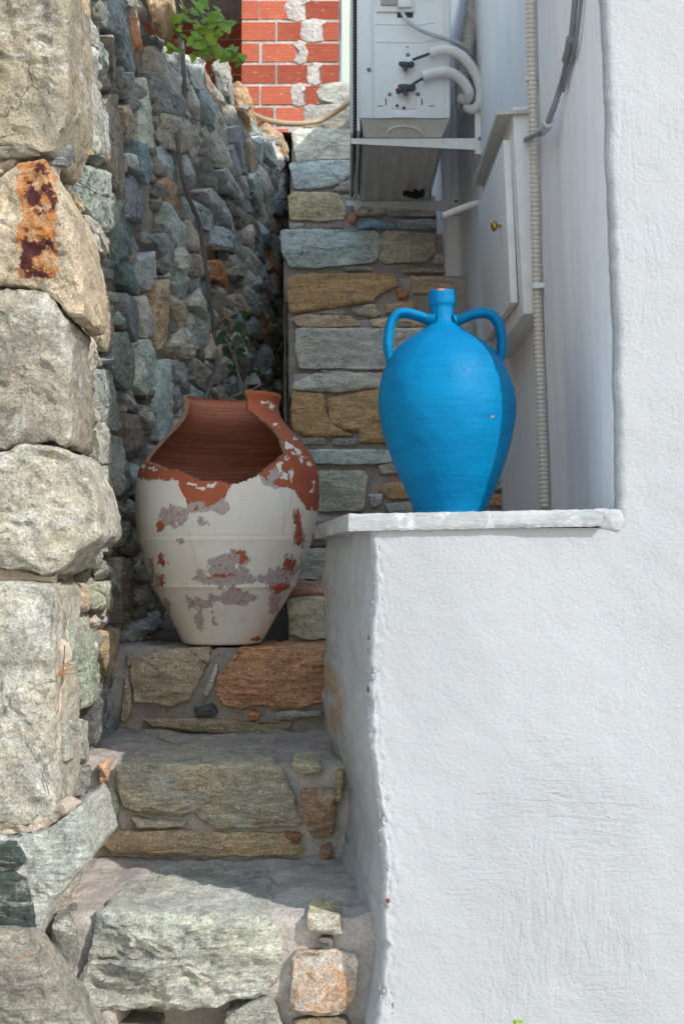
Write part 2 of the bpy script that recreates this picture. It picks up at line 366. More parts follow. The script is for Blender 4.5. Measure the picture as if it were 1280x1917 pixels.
# ------------------------------------------------------------------ stone maker
def resample(pts, step, nmin=14, nmax=240, cut=.07):
    P = []
    n = len(pts)
    for i in range(n):                      # cut the corners once
        a, b = Vector(pts[i]), Vector(pts[(i + 1) % n])
        P.append(a.lerp(b, cut)); P.append(a.lerp(b, 1 - cut))
    L = [(P[(i + 1) % len(P)] - P[i]).length for i in range(len(P))]
    tot = sum(L); m = max(nmin, min(nmax, int(tot / step)))
    out = []; i = 0; acc = 0.0
    for k in range(m):
        d = tot * k / m
        while acc + L[i] < d: acc += L[i]; i += 1
        out.append(P[i].lerp(P[(i + 1) % len(P)], (d - acc) / max(L[i], 1e-9)))
    return out
STONE_COUNT = [0]
def smooth01(x): return max(0.0, min(1.0, x))
def stone(parent, pts, O, U, V, Nn, depth, color, bulge=.010, rough=.003, res=.006, mat=None, rust=0., lime=0., dark=0.,
          edge=.003, lam=0., name='stone', k=1.0, taper=.92, sharp=30, facets=4, collect=None, lift=0.0, cut=.07, soft=1.0, desat=.24):
    """an irregular block: outline pts (u, v) in the plane O+uU+vV, broken face towards Nn, body going back by depth"""
    STONE_COUNT[0] += 1; seed = STONE_COUNT[0]; rg = random.Random(seed * 7 + 3)
    area = sum(pts[i][0] * pts[(i + 1) % len(pts)][1] - pts[(i + 1) % len(pts)][0] * pts[i][1] for i in range(len(pts)))
    if area < 0: pts = pts[::-1]
    ring = resample(pts, res, cut=cut)
    c = Vector((sum(p[0] for p in ring) / len(ring), sum(p[1] for p in ring) / len(ring)))
    hu = max(abs(p[0] - c[0]) for p in ring); hv = max(abs(p[1] - c[1]) for p in ring); hm = min(hu, hv)
    edge = min(edge, hm * .35); bulge = min(bulge, hm * .8)
    nr = max(3, min(34, int(hm / res))); n = len(ring)
    planes = [(rg.uniform(.35, 1.1), rg.uniform(-1.1, 1.1), rg.uniform(-1.1, 1.1)) for _ in range(facets)]
    so = Vector((seed * 3.17 % 91, seed * 1.93 % 57, seed * .71 % 33))
    O, U, V, Nn = Vector(O), Vector(U), Vector(V), Vector(Nn)
    org = O + U * c[0] + V * c[1]
    levels = []                             # (scale or inset, depth)
    ns = max(2, min(16, int(depth / (res * 2.2))))
    for i in range(ns): levels.append(('s', lerp(taper, 1.0, i / ns), lerp(-depth, -edge, i / ns)))
    levels += [('i', 0.0, -edge), ('i', edge * .3, -edge * .3), ('i', edge, 0.0)]
    for i in range(1, nr): levels.append(('r', 1 - i / nr, 0.0))
    vs = []
    for kind, a, w in levels:
        for p in ring:
            d = p - c; L = max(d.length, 1e-6)
            if kind == 's': d = d * a
            elif kind == 'i': d = d * max(.2, 1 - a / L)
            else: d = d * max(.2, 1 - edge / L) * a
            ww = w
            if kind == 'r' or (kind == 'i' and a > 0):
                du, dv = d[0] / hu, d[1] / hv
                f = min(q[0] + q[1] * du + q[2] * dv for q in planes)
                f = max(-.55, min(f, .62))
                t = (1 - a) if kind == 'r' else 0
                ww += bulge * f * min(1.0, t * 9 + .25)
                if kind == 'r':
                    qq = Vector((d[0] * 22, d[1] * 30, seed * 1.37))
                    ww += rough * 1.0 * min(1.0, hm / .07) * ((1 - abs(noise.noise(qq)) * 2.2) + .6 * (1 - abs(noise.noise(qq * 2.3)) * 2.2) - .6) * min(1.0, t * 6)
                if lam and kind == 'r':     # stepped layers
                    q = (dv * hv + .012 * noise.noise(Vector((d[0] * 9, seed, 0)))) / lam
                    fr = q - math.floor(q)
                    ww += bulge * .7 * smooth01(noise.noise(Vector((d[0] * 5, d[1] * 9, seed))) * 2.5 + .4) * (noise.noise(Vector((math.floor(q) * 3.7, d[0] * 6, seed * .37))) + (.4 * fr))
            vs.append((d[0], d[1], ww, kind))
    vs.append((0, 0, bulge * max(-.55, min(.62, min(q[0] for q in planes))), 'r'))
    verts = []
    for (u, v, w, kind) in vs:
        p = Vector((u, v, w)) + so
        q = nv(p * 14) * rough * soft * .9 + nv(p * 38) * rough * .8 + nv(p * 95) * rough * .55
        verts.append(org + U * (u + q.x) + V * (v + q.y) + Nn * (w + q.z + lift))
    faces = []
    nl = len(levels)
    for i in range(nl - 1):
        for j in range(n):
            a = i * n + j; b = i * n + (j + 1) % n
            faces.append((a, b, b + n, a + n))
    ctr = nl * n
    for j in range(n): faces.append(((nl - 1) * n + j, (nl - 1) * n + (j + 1) % n, ctr))
    if collect is not None:
        collect.add(verts, faces); return None
    o = mesh(name, verts, faces, mat or M_STONE, parent, origin=org, sharp=sharp)
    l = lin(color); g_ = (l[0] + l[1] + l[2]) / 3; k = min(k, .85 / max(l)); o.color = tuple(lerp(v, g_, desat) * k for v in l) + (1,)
    o['rust'] = float(rust); o['lime'] = float(lime); o['dark'] = float(dark)
    return o
XA, ZA, YA = Vector((1, 0, 0)), Vector((0, 0, 1)), Vector((0, 1, 0))
def pstone(parent, Y, poly, color, depth=.12, **kw):
    """a stone facing the camera whose outline is given in photo pixels on the plane at depth Y"""
    P = [at(x, y, Y) for x, y in poly]
    return stone(parent, [(p.x, p.z) for p in P], Vector((0, Y, 0)), XA, ZA, Vector((0, -1, 0)), depth, color, **kw)

# ------------------------------------------------------------------ ground
def ground_fn():
    xs = [-40, -15, -6, -3] + frange(-2, 2, .08) + [3, 6, 15, 40]; ys = [-40, -15, -5, -2] + frange(-1, 2.3, .08) + [3, 8, 20, 45]
    v = [Vector((x, y, -.006 + .012 * fb(Vector((x, y, 0)) * 2.5))) for x in xs for y in ys]
    return mesh('ground', v, grid_faces(len(xs), len(ys)), M_PAVING)
tag(ground_fn(), kind='structure')

# ------------------------------------------------------------------ stairs
STEP = [(2.10, 1715), (2.50, 1430), (3.00, 1213), (3.25, 1088), (3.50, 967), (3.75, 838), (4.00, 697), (4.25, 592), (4.50, 512),
        (4.75, 430), (5.00, 360), (5.25, 300), (5.50, 242)]
SZ = [at(620, y, Y).z for Y, y in STEP]
LEFTX = [-.56, -.56, -.60, -.122, -.125, -.132, -.138, -.160, -.172, -.196, -.188, -.192, -.196]
stairs = thing('stone_staircase', (0, 2.1, 0), 'narrow rubble stone staircase climbing between the stone wall and the white house', 'staircase')
TREAD3 = SZ[2]
step_obj = []
def step_body(i):
    Y, _ = STEP[i]; z1 = SZ[i]; z0 = (SZ[i - 1] if i else 0) - .04
    Yb = STEP[i + 1][0] + .03 if i + 1 < len(STEP) else Y + .5
    x0, x1 = LEFTX[i], (.16 if i < 3 else .47)
    rec = .021
    prof = [(Y + rec + .004, z) for z in frange(z0, z1 - .014, .012)]
    under = i == 0
    prof += [(Y + rec + .006, z1 - .010), (Y + rec + .014, z1 - .006)] + [(y, z1 - .006) for y in frange(Y + rec + .024, Yb, .012)]
    xs = frange(x0, x1, .012 if i < 4 else .018)
    vs = []
    for x in xs:
        for (y, z) in prof:
            if under and y < Y + rec + .0045 and z < .075 and -.33 < x < -.13: y = y + .09 * min(1, (.075 - z) / .02)
            p = Vector((x, y, z))
            d = fb(p * 7 + Vector((i, 0, 0)), 3) * .012 + fb(p * 26, 4) * .009
            fr = y < Y + rec + .0065 or z < z1 - .02
            vs.append(p + (Vector((0, -d - .003, 0)) if fr else Vector((0, 0, d * .8))) + nv(p * 60) * .0012)
    f = grid_faces(len(xs), len(prof))
    o = len(vs)                              # left cheek, for the flight that stands free of the wall
    if i >= 3:
        vs += [Vector((x0 + .004 * fb(Vector((0, y, z)) * 20), y, z)) for y in frange(Y + rec, Yb, .03) for z in frange(.4, z1 - .002, .03)]
        f += grid_faces(len(frange(Y + rec, Yb, .03)), len(frange(.4, z1 - .002, .03)), o)
    s = mesh('step', vs, f, M_MORTAR, stairs, origin=(0, Y, z0), sharp=60)
    step_obj.append(s)
for i in range(len(STEP)): step_body(i)
GRN, BLU, BRN, ORG, GRY, TAN, PAL, DRK = (150, 150, 132), (134, 146, 148), (142, 118, 96), (176, 126, 80), (138, 134, 130), (182, 158, 124), (186, 182, 170), (84, 84, 84)
S = lambda i, poly, col, **kw: pstone(step_obj[i - 1], STEP[i - 1][0], poly, col, **dict(dict(k=(0, .95, 1.9, 2.6)[i] if i < 4 else 3.0), **kw))  # k grows up the flight: shaded steps get lighter colour to lift their shade
# first step
S(1, [(180,1711),(265,1708),(350,1709),(430,1712),(500,1715),(525,1738),(527,1785),(520,1840),(498,1865),(450,1874),(410,1888),(345,1904),(290,1891),(225,1892),(165,1892),(143,1875),(140,1840),(163,1785),(174,1750)],
  (182, 180, 164), depth=.36, bulge=.020, rough=.006, res=.0048, lam=.042, lime=.55, rust=.12, edge=.012, taper=.88, facets=6)
S(1, [(103,1718),(125,1716),(141,1745),(146,1790),(128,1850),(112,1836),(88,1800)], (128,122,112), depth=.1, lime=.75, dark=.75, rough=.005, mat=M_SAND)
S(1, [(575,1710),(637,1714),(640,1748),(620,1752),(576,1740)], (196,178,140), depth=.1, lime=.4)
S(1, [(547,1785),(615,1778),(668,1788),(672,1812),(662,1875),(632,1906),(570,1902),(542,1895)], (186,146,112), depth=.12, rust=.55, lime=.75, bulge=.014, mat=M_SAND)
S(1, [(418,1908),(455,1885),(500,1864),(520,1898),(535,1940),(430,1945)], (160,160,152), depth=.1, lime=.5)
S(1, [(545,1915),(595,1905),(650,1912),(668,1950),(550,1955)], (160,140,112), depth=.1, rust=.3)
S(1, [(120,1925),(250,1930),(300,1935),(290,1990),(130,1990)], (150,140,125), depth=.1)
S(1, [(598,1756),(622,1758),(625,1775),(602,1774)], (130,124,120), depth=.05)
# second step
S(2, [(219,1427),(270,1431),(329,1432),(420,1430),(506,1431),(535,1455),(552,1484),(563,1549),(500,1551),(413,1551),(384,1539),(362,1526),(337,1534),(287,1528),(232,1517),(215,1463)],
  (152, 140, 120), depth=.46, bulge=.014, rough=.006, res=.005, lime=.4, rust=.26, edge=.009, taper=.86, facets=5)
S(2, [(181,1475),(213,1475),(223,1513),(219,1543),(194,1547),(183,1526)], (150,148,112), depth=.08, rust=.15, lime=.2)
S(2, [(563,1475),(626,1477),(629,1518),(620,1566),(582,1570),(569,1539)], (150,112,84), depth=.1, rust=.35, lime=.35)
S(2, [(185,1577),(215,1555),(371,1557),(540,1561),(573,1594),(548,1602),(413,1603),(300,1600),(215,1598)], (160,136,104), depth=.1, bulge=.014, lam=.016)
S(2, [(244,1530),(287,1536),(354,1539),(346,1550),(257,1548)], (166,152,132), depth=.06)
S(2, [(533,1558),(565,1562),(557,1579),(538,1572)], (150,92,52), depth=.05, rust=.5, lift=.006)
S(2, [(599,1589),(619,1579),(620,1606),(603,1616)], (140,104,74), depth=.05, rust=.3)
S(2, [(183,1428),(202,1422),(204,1470),(185,1470)], (176,140,112), depth=.06, rust=.45)
S(2, [(545,1427),(575,1422),(603,1430),(600,1446),(570,1451),(547,1441)], (158,150,122), depth=.12, lime=.4, dark=.3)
S(2, [(628,1440),(645,1440),(640,1500),(630,1500)], (150,128,90), depth=.05)
# third step
S(3, [(246,1252),(249,1226),(329,1217),(394,1217),(392,1247),(371,1277),(358,1307),(325,1321),(291,1317),(251,1313)], (146,128,106), depth=.28, bulge=.012, rust=.32, lime=.35, rough=.005, res=.005, facets=6)
S(3, [(447,1213),(520,1211),(601,1211),(640,1211),(640,1318),(603,1319),(523,1328),(489,1323),(447,1330),(413,1317),(400,1298),(409,1269),(422,1256)], (154,108,74), depth=.28, bulge=.014, rust=.34, lime=.12, rough=.006, res=.005, lam=.03, facets=5)
S(3, [(228,1340),(236,1262),(246,1294),(246,1340),(230,1353)], (146,124,98), depth=.06, lime=.3)
S(3, [(379,1298),(403,1243),(409,1247),(396,1290),(384,1307)], (150,144,132), depth=.05)
S(3, [(363,1326),(400,1317),(409,1338),(367,1341)], (70,70,70), depth=.06, lift=.004)
S(3, [(466,1337),(476,1328),(489,1334),(485,1348),(470,1348)], (160,96,60), depth=.05, rust=.3, lift=.004)
S(3, [(510,1337),(527,1331),(599,1330),(601,1339),(552,1346),(519,1348)], (134,136,124), depth=.06)
S(3, [(261,1345),(371,1345),(455,1349),(552,1352),(540,1370),(455,1373),(379,1370),(287,1359)], (132,116,96), depth=.06, lam=.012, bulge=.012)
S(3, [(605,1345),(640,1340),(640,1375),(608,1380)], (120,104,92), depth=.06)
S(3, [(236,1225),(246,1222),(246,1245),(238,1250)], (120,112,106), depth=.04)
# upper flight, seen between the two jars
S(4, [(538,1122),(575,1117),(640,1117),(640,1195),(575,1196),(540,1186)], (142,136,116), depth=.1, lime=.2, res=.007)
S(4, [(540,1090),(640,1088),(640,1114),(545,1115)], (128,98,84), depth=.1, rust=.15)
S(4, [(640,1090),(900,1090),(900,1190),(642,1190)], GRY, depth=.1, res=.01)
S(5, [(535,1030),(600,1026),(690,1026),(690,1082),(600,1085),(540,1085)], (134,134,120), depth=.1, lime=.3, res=.007)
S(5, [(530,1003),(600,1002),(690,1003),(690,1022),(540,1023)], (100,96,92), depth=.1)
S(5, [(527,968),(600,967),(690,967),(690,999),(540,999)], (112,108,102), depth=.1)
S(6, [(548,842),(600,841),(730,841),(742,855),(733,866),(692,868),(590,867),(550,866)], (134,144,140), depth=.12, lime=.25, res=.007)
S(6, [(560,882),(620,880),(682,879),(690,893),(682,955),(620,958),(560,960)], (130,128,114), depth=.1, bulge=.014, lime=.4, res=.006)
S(6, [(688,925),(715,924),(713,945),(695,950)], (140,136,134), depth=.06)
S(6, [(707,912),(733,900),(775,905),(790,915),(775,932),(726,934)], (156,120,82), depth=.08, rust=.3)
S(6, [(719,941),(760,938),(800,938),(800,960),(726,960)], (132,130,122), depth=.08)
S(6, [(709,872),(745,866),(760,870),(760,886),(712,887)], (134,124,112), depth=.06)
S(6, [(880,925),(920,922),(946,930),(946,946),(885,946)], (160,108,72), depth=.06, rust=.3)
S(6, [(880,858),(944,862),(946,918),(885,916)], (118,112,106), depth=.06)
S(6, [(770,845),(880,848),(940,846),(940,856),(775,862)], (126,120,112), depth=.06)
S(7, [(549,717),(589,697),(680,697),(760,699),(800,702),(800,724),(700,726),(623,734),(547,728)], (146,144,134), depth=.12, lime=.35, res=.006)
S(7, [(546,731),(609,736),(611,772),(634,806),(664,817),(572,817),(544,800)], (206,160,100), depth=.1, rust=.3, dark=.45, bulge=.014, res=.006)
S(7, [(613,745),(664,735),(712,728),(800,732),(800,826),(740,828),(673,828),(671,808),(640,806),(616,783)], (208,164,106), depth=.1, rust=.34, dark=.3, bulge=.014, res=.006)
S(7, [(565,819),(609,819),(609,831),(565,832)], (126,122,114), depth=.06)
S(7, [(621,821),(668,820),(668,834),(623,834)], (122,118,112), depth=.06)
S(7, [(805,700),(870,702),(918,705),(918,760),(810,760)], (134,124,112), depth=.06)
S(8, [(545,597),(565,588),(657,591),(678,611),(558,612)], (150,126,100), depth=.1, rust=.1)
S(8, [(690,598),(740,592),(805,592),(860,596),(860,611),(695,611)], (146,126,104), depth=.1)
S(8, [(553,614),(640,613),(760,613),(840,613),(845,662),(800,688),(716,690),(560,690),(552,650)], (172,166,158), depth=.12, lime=.5, bulge=.012, res=.006)
S(8, [(862,600),(884,605),(884,640),(860,636)], (124,116,108), depth=.05)
S(8, [(600,693),(640,692),(660,695),(660,697),(600,697)], (110,104,98), depth=.04)
S(9, [(537,523),(557,512),(650,511),(742,512),(743,535),(702,554),(700,563),(632,574),(542,587),(537,552)], (208,162,104), depth=.1, rust=.28, dark=.2, bulge=.012, res=.006)
S(9, [(767,515),(832,517),(852,530),(848,548),(770,548)], (142,116,94), depth=.1, rust=.15)
S(9, [(742,541),(767,544),(759,557),(745,557)], (152,98,62), depth=.05, rust=.3)
S(9, [(658,578),(700,567),(714,586),(706,593),(666,590)], (164,150,122), depth=.05)
S(9, [(720,570),(773,562),(777,575),(722,587)], (156,122,86), depth=.05)
S(9, [(560,590),(640,580),(650,588),(600,592)], (120,110,100), depth=.05)
S(10, [(524,430),(600,428),(706,432),(714,453),(703,490),(641,497),(596,501),(540,500),(526,467)], (148,158,158), depth=.1, lime=.3, bulge=.012, res=.006, lam=.03)
S(10, [(716,432),(812,438),(813,473),(798,490),(717,494),(708,482)], (140,130,114), depth=.1, bulge=.012, res=.006)
S(10, [(815,470),(830,480),(828,494),(810,494)], (130,128,122), depth=.05)
S(10, [(644,501),(690,498),(700,506),(646,508)], (118,112,100), depth=.05)
S(10, [(750,504),(834,499),(834,511),(753,511)], (126,112,102), depth=.05)
S(11, [(538,367),(548,358),(600,359),(634,361),(648,389),(644,411),(604,414),(542,411)], (170,152,116), depth=.1, rust=.12, dark=.25, bulge=.012)
S(11, [(658,376),(720,374),(720,402),(666,403)], (122,108,92), depth=.06)
S(11, [(722,372),(820,372),(820,404),(724,405)], (118,106,94), depth=.06)
S(11, [(665,418),(694,408),(739,420),(737,428),(669,430)], (86,104,110), depth=.06)
S(11, [(741,411),(800,409),(830,412),(830,428),(745,428)], (110,108,104), depth=.06)
S(11, [(650,404),(668,400),(666,418),(653,416)], (164,98,60), depth=.05, rust=.3)
S(11, [(542,418),(569,418),(568,427),(545,427)], (160,158,150), depth=.05)
S(11, [(575,419),(640,420),(645,428),(578,428)], (116,104,92), depth=.05)
S(12, [(541,305),(600,299),(660,299),(662,320),(640,341),(604,350),(551,355)], (150,160,162), depth=.1, lime=.25, lam=.03)
S(12, [(640,340),(690,336),(690,357),(622,357)], (122,112,104), depth=.06)
S(12, [(695,305),(800,305),(800,355),(695,355)], (126,120,112), depth=.06)
S(13, [(545,249),(557,241),(600,240),(660,240),(664,296),(604,298),(554,302)], (142,142,134), depth=.12, lime=.35, bulge=.012)
S(13, [(668,243),(760,243),(800,246),(800,298),(670,298)], (130,128,120), depth=.1)
# landing at the head of the stairs and the loose blocks on it
zt = SZ[-1]
land = mesh('landing', [Vector((x, y, zt - .012 + .01 * fb(Vector((x, y, 3)) * 6))) for x in frange(-.75, 1.2, .07) for y in frange(5.5, 6.85, .07)],
            grid_faces(len(frange(-.75, 1.2, .07)), len(frange(5.5, 6.85, .07))), M_EARTH)
tag(land, kind='structure')
for poly, Y, colr, lab in (([(566,206),(600,196),(662,192),(664,238),(604,242),(572,230)], 5.85, (176,172,162), 'pale grey block lying on the top landing under the hose'),
                           ([(592,168),(612,155),(664,152),(664,192),(630,195),(600,188)], 6.15, (196,192,180), 'whitish stone resting on a grey block against the brick wall')):
    tag(pstone(None, Y, poly, colr, depth=.22, name='loose_block', lime=.3, res=.012), lab, 'stone block')
tag(pstone(None, 5.7, [(566,236),(590,232),(606,238),(602,244),(570,244)], (176,150,120), depth=.08, name='small_rock', res=.012), 'small tan rock on the top step beneath the hose', 'rock')

# ------------------------------------------------------------------ rubble wall on the left
WX = [(1.9, -.425), (2.10, -.430), (2.5, -.452), (3.0, -.488), (3.35, -.486), (4.0, -.405), (5.5, -.24), (6.1, -.18)]
TOPZ = [(1.9, 2.25), (3.22, 2.25), (3.32, 2.02), (3.45, 1.985), (4.4, 2.155), (5.8, 2.35), (6.1, 2.37)]
def wx(Y): return table(WX, Y)
def wtop(Y): return table(TOPZ, Y)
def wall_hit(px, py):
    if px < 107: return 2.137, at(px, py, 2.13).z
    lo, hi = 2.137, 6.2
    f = lambda Y: (px - CX) / F * Y / math.cos(PITCH) - wx(Y)
    prev = f(lo); y = lo
    while y < hi:
        y2 = y + .02; c = f(y2)
        if prev > 0 >= c or prev < 0 <= c:
            Y = lerp(y, y2, prev / (prev - c)); break
        y, prev = y2, c
    else: Y = hi if px > 300 else 2.137
    p = at(px, py, Y); return Y, p.z
rw = thing('rubble_stone_wall', (-.45, 2.1, 0), 'tall rubble stone wall of blue-grey schist and tan corner blocks along the stairs', 'stone wall')
def core():
    path = [(x, 2.135) for x in frange(-1.7, -.46, .04)] + [(-.44, 2.14), (-.43, 2.15)] + [(wx(y) - .011 - min(.020, (y - 2.1) * .03), y) for y in frange(2.16, 3.2, .015) + frange(3.23, 6.0, .03)] + [(x, 6.02) for x in frange(-.25, -1.2, .1)]
    nz = 130; vs = []
    for (x, y) in path:
        t = wtop(y) - .015
        for j in range(nz):
            p = Vector((x, y, t * j / (nz - 1)))
            d = .012 * fb(p * 11, 3) + .006 * fb(p * 34, 3)
            vs.append(p + (Vector((0, -d, 0)) if y < 2.14 else Vector((d, 0, 0))))
    f = grid_faces(len(path), nz)
    n_front = 46
    return mesh('mortar_bed', vs, f, M_WALLMORTAR, rw, sharp=70)
core()
wall_n = [0]
def wstone(poly, color, **kw):
    """stone lying in the wall's face; outline in photo pixels"""
    P = [wall_hit(x, y) for x, y in poly]
    place(P, color, **kw)
def place(P, color, tilt=.12, lift=None, depth=.08, res=None, seed=None, collect=None, **kw):
    cy = sum(p[0] for p in P) / len(P); cz = sum(p[1] for p in P) / len(P)
    tx = Vector((wx(cy + .1) - wx(cy - .1), .2, 0)).normalized()
    nn = Vector((tx.y, -tx.x, 0))
    rg = random.Random(wall_n[0] + 11); wall_n[0] += 1
    Mr = Matrix.Rotation(rg.gauss(0, tilt), 3, 'Z') @ Matrix.Rotation(rg.gauss(0, tilt * .8), 3, tx)
    U = Mr @ tx; Nn = Mr @ nn; V = Nn.cross(U)
    if V.z < 0: V = -V
    c = math.sqrt(tx.y)
    pts = [((p[0] - cy) / tx.y, p[1] - cz) for p in P]
    O = Vector((wx(cy), cy, cz)) + nn * (rg.uniform(-.006, .014) if lift is None else lift)
    stone(rw, pts, O, U, V, Nn, depth, color, res=res or (.0065 if cy < 2.7 else .009 if cy < 3.6 else .012), collect=collect, **kw)
HAND = [
 ([(128,-30),(152,-30),(149,40),(136,55),(127,50)], (196,166,124)), ([(128,105),(135,62),(150,75),(158,110),(166,160),(178,210),(180,250),(180,288),(166,290),(156,260),(131,190)], (176,180,176)),
 ([(131,228),(148,240),(164,288),(146,296),(133,284)], (206,180,134)), ([(98,278),(119,232),(128,240),(128,309),(106,312)], (112,112,116)),
 ([(183,205),(202,175),(225,222),(232,282),(234,355),(225,393),(206,350),(191,300),(188,240)], (158,142,122)),
 ([(116,322),(145,305),(190,322),(192,360),(207,376),(204,420),(190,436),(166,396),(132,350)], (156,170,160)),
 ([(207,390),(220,396),(234,430),(234,478),(206,498),(201,440)], (112,132,130)), ([(131,362),(150,376),(155,394),(146,398),(133,380)], (208,174,126)),
 ([(146,402),(165,405),(186,440),(191,473),(171,470),(151,455)], (188,180,168)), ([(231,350),(246,326),(270,350),(289,400),(279,419),(232,410)], (140,142,152)),
 ([(251,262),(270,272),(284,310),(279,349),(261,320)], (94,114,120)), ([(187,10),(215,-10),(234,40),(247,100),(249,150),(226,120),(212,70),(192,50)], (146,158,164)),
 ([(183,64),(206,72),(214,150),(205,156),(195,122)], (150,142,130)), ([(244,46),(258,52),(264,80),(257,99),(249,84)], (176,110,66)),
 ([(253,172),(264,142),(274,200),(284,280),(261,274),(256,220)], (148,148,134)), ([(158,488),(184,486),(204,560),(209,648),(196,658),(176,640),(164,600)], (206,184,148)),
 ([(132,692),(150,682),(160,722),(167,780),(160,828),(141,843),(133,800)], (150,156,164)), ([(145,632),(165,632),(181,670),(174,689),(161,699),(142,675)], (204,186,164)),
 ([(176,692),(204,692),(211,750),(224,798),(211,808),(181,780)], (150,164,160)), ([(216,622),(234,622),(244,660),(242,724),(234,731),(216,710),(206,672)], (128,142,138)),
 ([(246,642),(274,634),(291,661),(289,690),(270,743),(249,720)], (136,146,138)), ([(226,547),(249,562),(261,602),(254,648),(240,620),(229,580)], (136,142,154)),
 ([(216,482),(239,492),(251,540),(249,554),(231,530)], (112,136,140)), ([(254,480),(282,470),(284,520),(272,545),(252,530)], (126,126,128)),
 ([(252,557),(270,552),(284,620),(270,634),(256,590)], (140,134,128)), ([(284,532),(305,522),(309,640),(296,658),(287,605)], (150,126,102)),
 ([(173,802),(189,792),(204,832),(203,868),(181,868)], (190,188,178)), ([(206,817),(224,817),(231,880),(239,918),(216,928),(206,890)], (152,156,154)),
 ([(226,772),(249,777),(264,810),(264,843),(236,848)], (146,134,126)), ([(297,677),(310,672),(317,820),(301,828),(292,760)], (132,144,142)),
 ([(175,872),(202,872),(210,930),(205,988),(190,960),(178,915)], (182,182,172)), ([(131,562),(144,590),(140,640),(130,655)], (186,170,140)),
 ([(141,1042),(185,1027),(209,1036),(207,1059),(171,1064),(146,1064)], (166,170,158)), ([(107,1087),(150,1092),(159,1112),(156,1144),(109,1144)], (208,178,146)),
 ([(161,1096),(200,1087),(204,1144),(166,1140)], (180,182,156)), ([(108,1157),(140,1162),(155,1152),(171,1180),(187,1268),(177,1318),(140,1328),(131,1260),(109,1215)], (168,174,154)),
 ([(189,1182),(221,1176),(214,1238),(201,1268),(190,1222)], (192,164,116)), ([(106,1228),(124,1233),(127,1328),(109,1338)], (196,180,150)),
 ([(105,1352),(150,1346),(171,1352),(171,1428),(107,1424)], (178,174,164)), ([(106,1430),(167,1432),(164,1474),(149,1498),(113,1498)], (142,142,142)),
 ([(174,1312),(194,1302),(189,1368),(178,1396)], (108,110,110)), ([(203,962),(216,968),(216,998),(203,990)], (150,150,138)),
 ([(219,972),(236,977),(240,1008),(225,1024)], (120,128,120)), ([(224,1042),(244,1047),(247,1158),(229,1168),(222,1100)], (146,128,110)),
 ([(389,488),(402,487),(425,503),(436,530),(430,539),(402,525),(391,522)], (176,114,56)),
 ([(395,320),(408,316),(440,348),(478,388),(484,396),(468,397),(440,372),(412,350)], (140,148,150)), ([(366,357),(384,352),(418,376),(450,428),(446,440),(410,402),(380,380)], (142,144,146)),
]
hand_px = []
for poly, colr in HAND:
    rr = random.Random(int(poly[0][0] * 7 + poly[0][1]))
    near = poly[0][0] < 240
    wstone(poly, colr, lime=rr.uniform(.1, .6) if near else rr.uniform(0, .3), rust=rr.uniform(-.2, .18), dark=rr.uniform(-.3, .25), bulge=.010, rough=.0034, cut=.03, soft=.5, tilt=.05, lift=rr.uniform(.002, .009), k=1.25 if near else 3.0, lam=rr.choice([0, 0, .02, .03]))  # k lightens the colour of the far stones, which lie in shade
    hand_px.append([wall_hit(x, y) for x, y in poly])

def inside(p, poly):
    r = False; n = len(poly)
    for i in range(n):
        a, b = poly[i], poly[(i + 1) % n]
        if (a[1] > p[1]) != (b[1] > p[1]) and p[0] < (b[0] - a[0]) * (p[1] - a[1]) / (b[1] - a[1]) + a[0]: r = not r
    return r
rng = random.Random(5)
AS, AZ = .27, .070                          # schist laid flat: stones are long and low
real, virt = [], []
for poly in hand_px:                         # hand-set stones keep their ground
    ys = [p[0] for p in poly]; zs = [p[1] for p in poly]
    for a in frange(min(ys), max(ys), .035):
        for b_ in frange(min(zs), max(zs), .018):
            if inside((a, b_), poly): virt.append((a / AS, b_ / AZ))
    for i in range(len(poly)):
        for t in (0, .5): virt.append((lerp(poly[i][0], poly[(i + 1) % len(poly)][0], t) / AS, lerp(poly[i][1], poly[(i + 1) % len(poly)][1], t) / AZ))
def zfloor(Y): return .10 if Y < 2.5 else .26 if Y < 3.0 else .42 if Y < 3.3 else lerp(.46, .62, (Y - 3.3) / 2.5)
tries = 0
while tries < 40000 and len(real) < 430:
    tries += 1
    Y = 2.16 + (5.98 - 2.16) * rng.random(); zf = zfloor(Y); z = zf + (wtop(Y) - .02 - zf) * rng.random()
    if pix(Vector((wx(Y), Y, z)))[1] < -70: continue
    if Y < 2.55 and pix(Vector((wx(Y), Y, z)))[0] < 128: continue
    q = (Y / AS, z / AZ); r0 = rng.uniform(.55, 1.15)
    if Y < 3.0: r0 *= .85
    if any((q[0] - a) ** 2 + (q[1] - b_) ** 2 < (.5 * (r0 + rr)) ** 2 * 1.5 for a, b_, rr in real): continue
    if any((q[0] - a) ** 2 + (q[1] - b_) ** 2 < .05 for a, b_ in virt): continue
    real.append((q[0], q[1], r0))
allq = [(a, b_) for a, b_, _ in real] + virt
def clip(poly, p, q):
    mx, my = (p[0] + q[0]) / 2, (p[1] + q[1]) / 2; dx, dy = q[0] - p[0], q[1] - p[1]
    out = []
    for i in range(len(poly)):
        a, b_ = poly[i], poly[(i + 1) % len(poly)]
        da = (a[0] - mx) * dx + (a[1] - my) * dy; db = (b_[0] - mx) * dx + (b_[1] - my) * dy
        if da <= 0: out.append(a)
        if (da < 0 < db) or (db < 0 < da):
            t = da / (da - db); out.append((lerp(a[0], b_[0], t), lerp(a[1], b_[1], t)))
    return out
PAL_FAR = [(126, 134, 140), (112, 122, 128), (140, 144, 142), (120, 132, 128), (142, 134, 124), (158, 138, 114), (98, 106, 110), (134, 140, 148), (128, 122, 116), (150, 148, 138)]
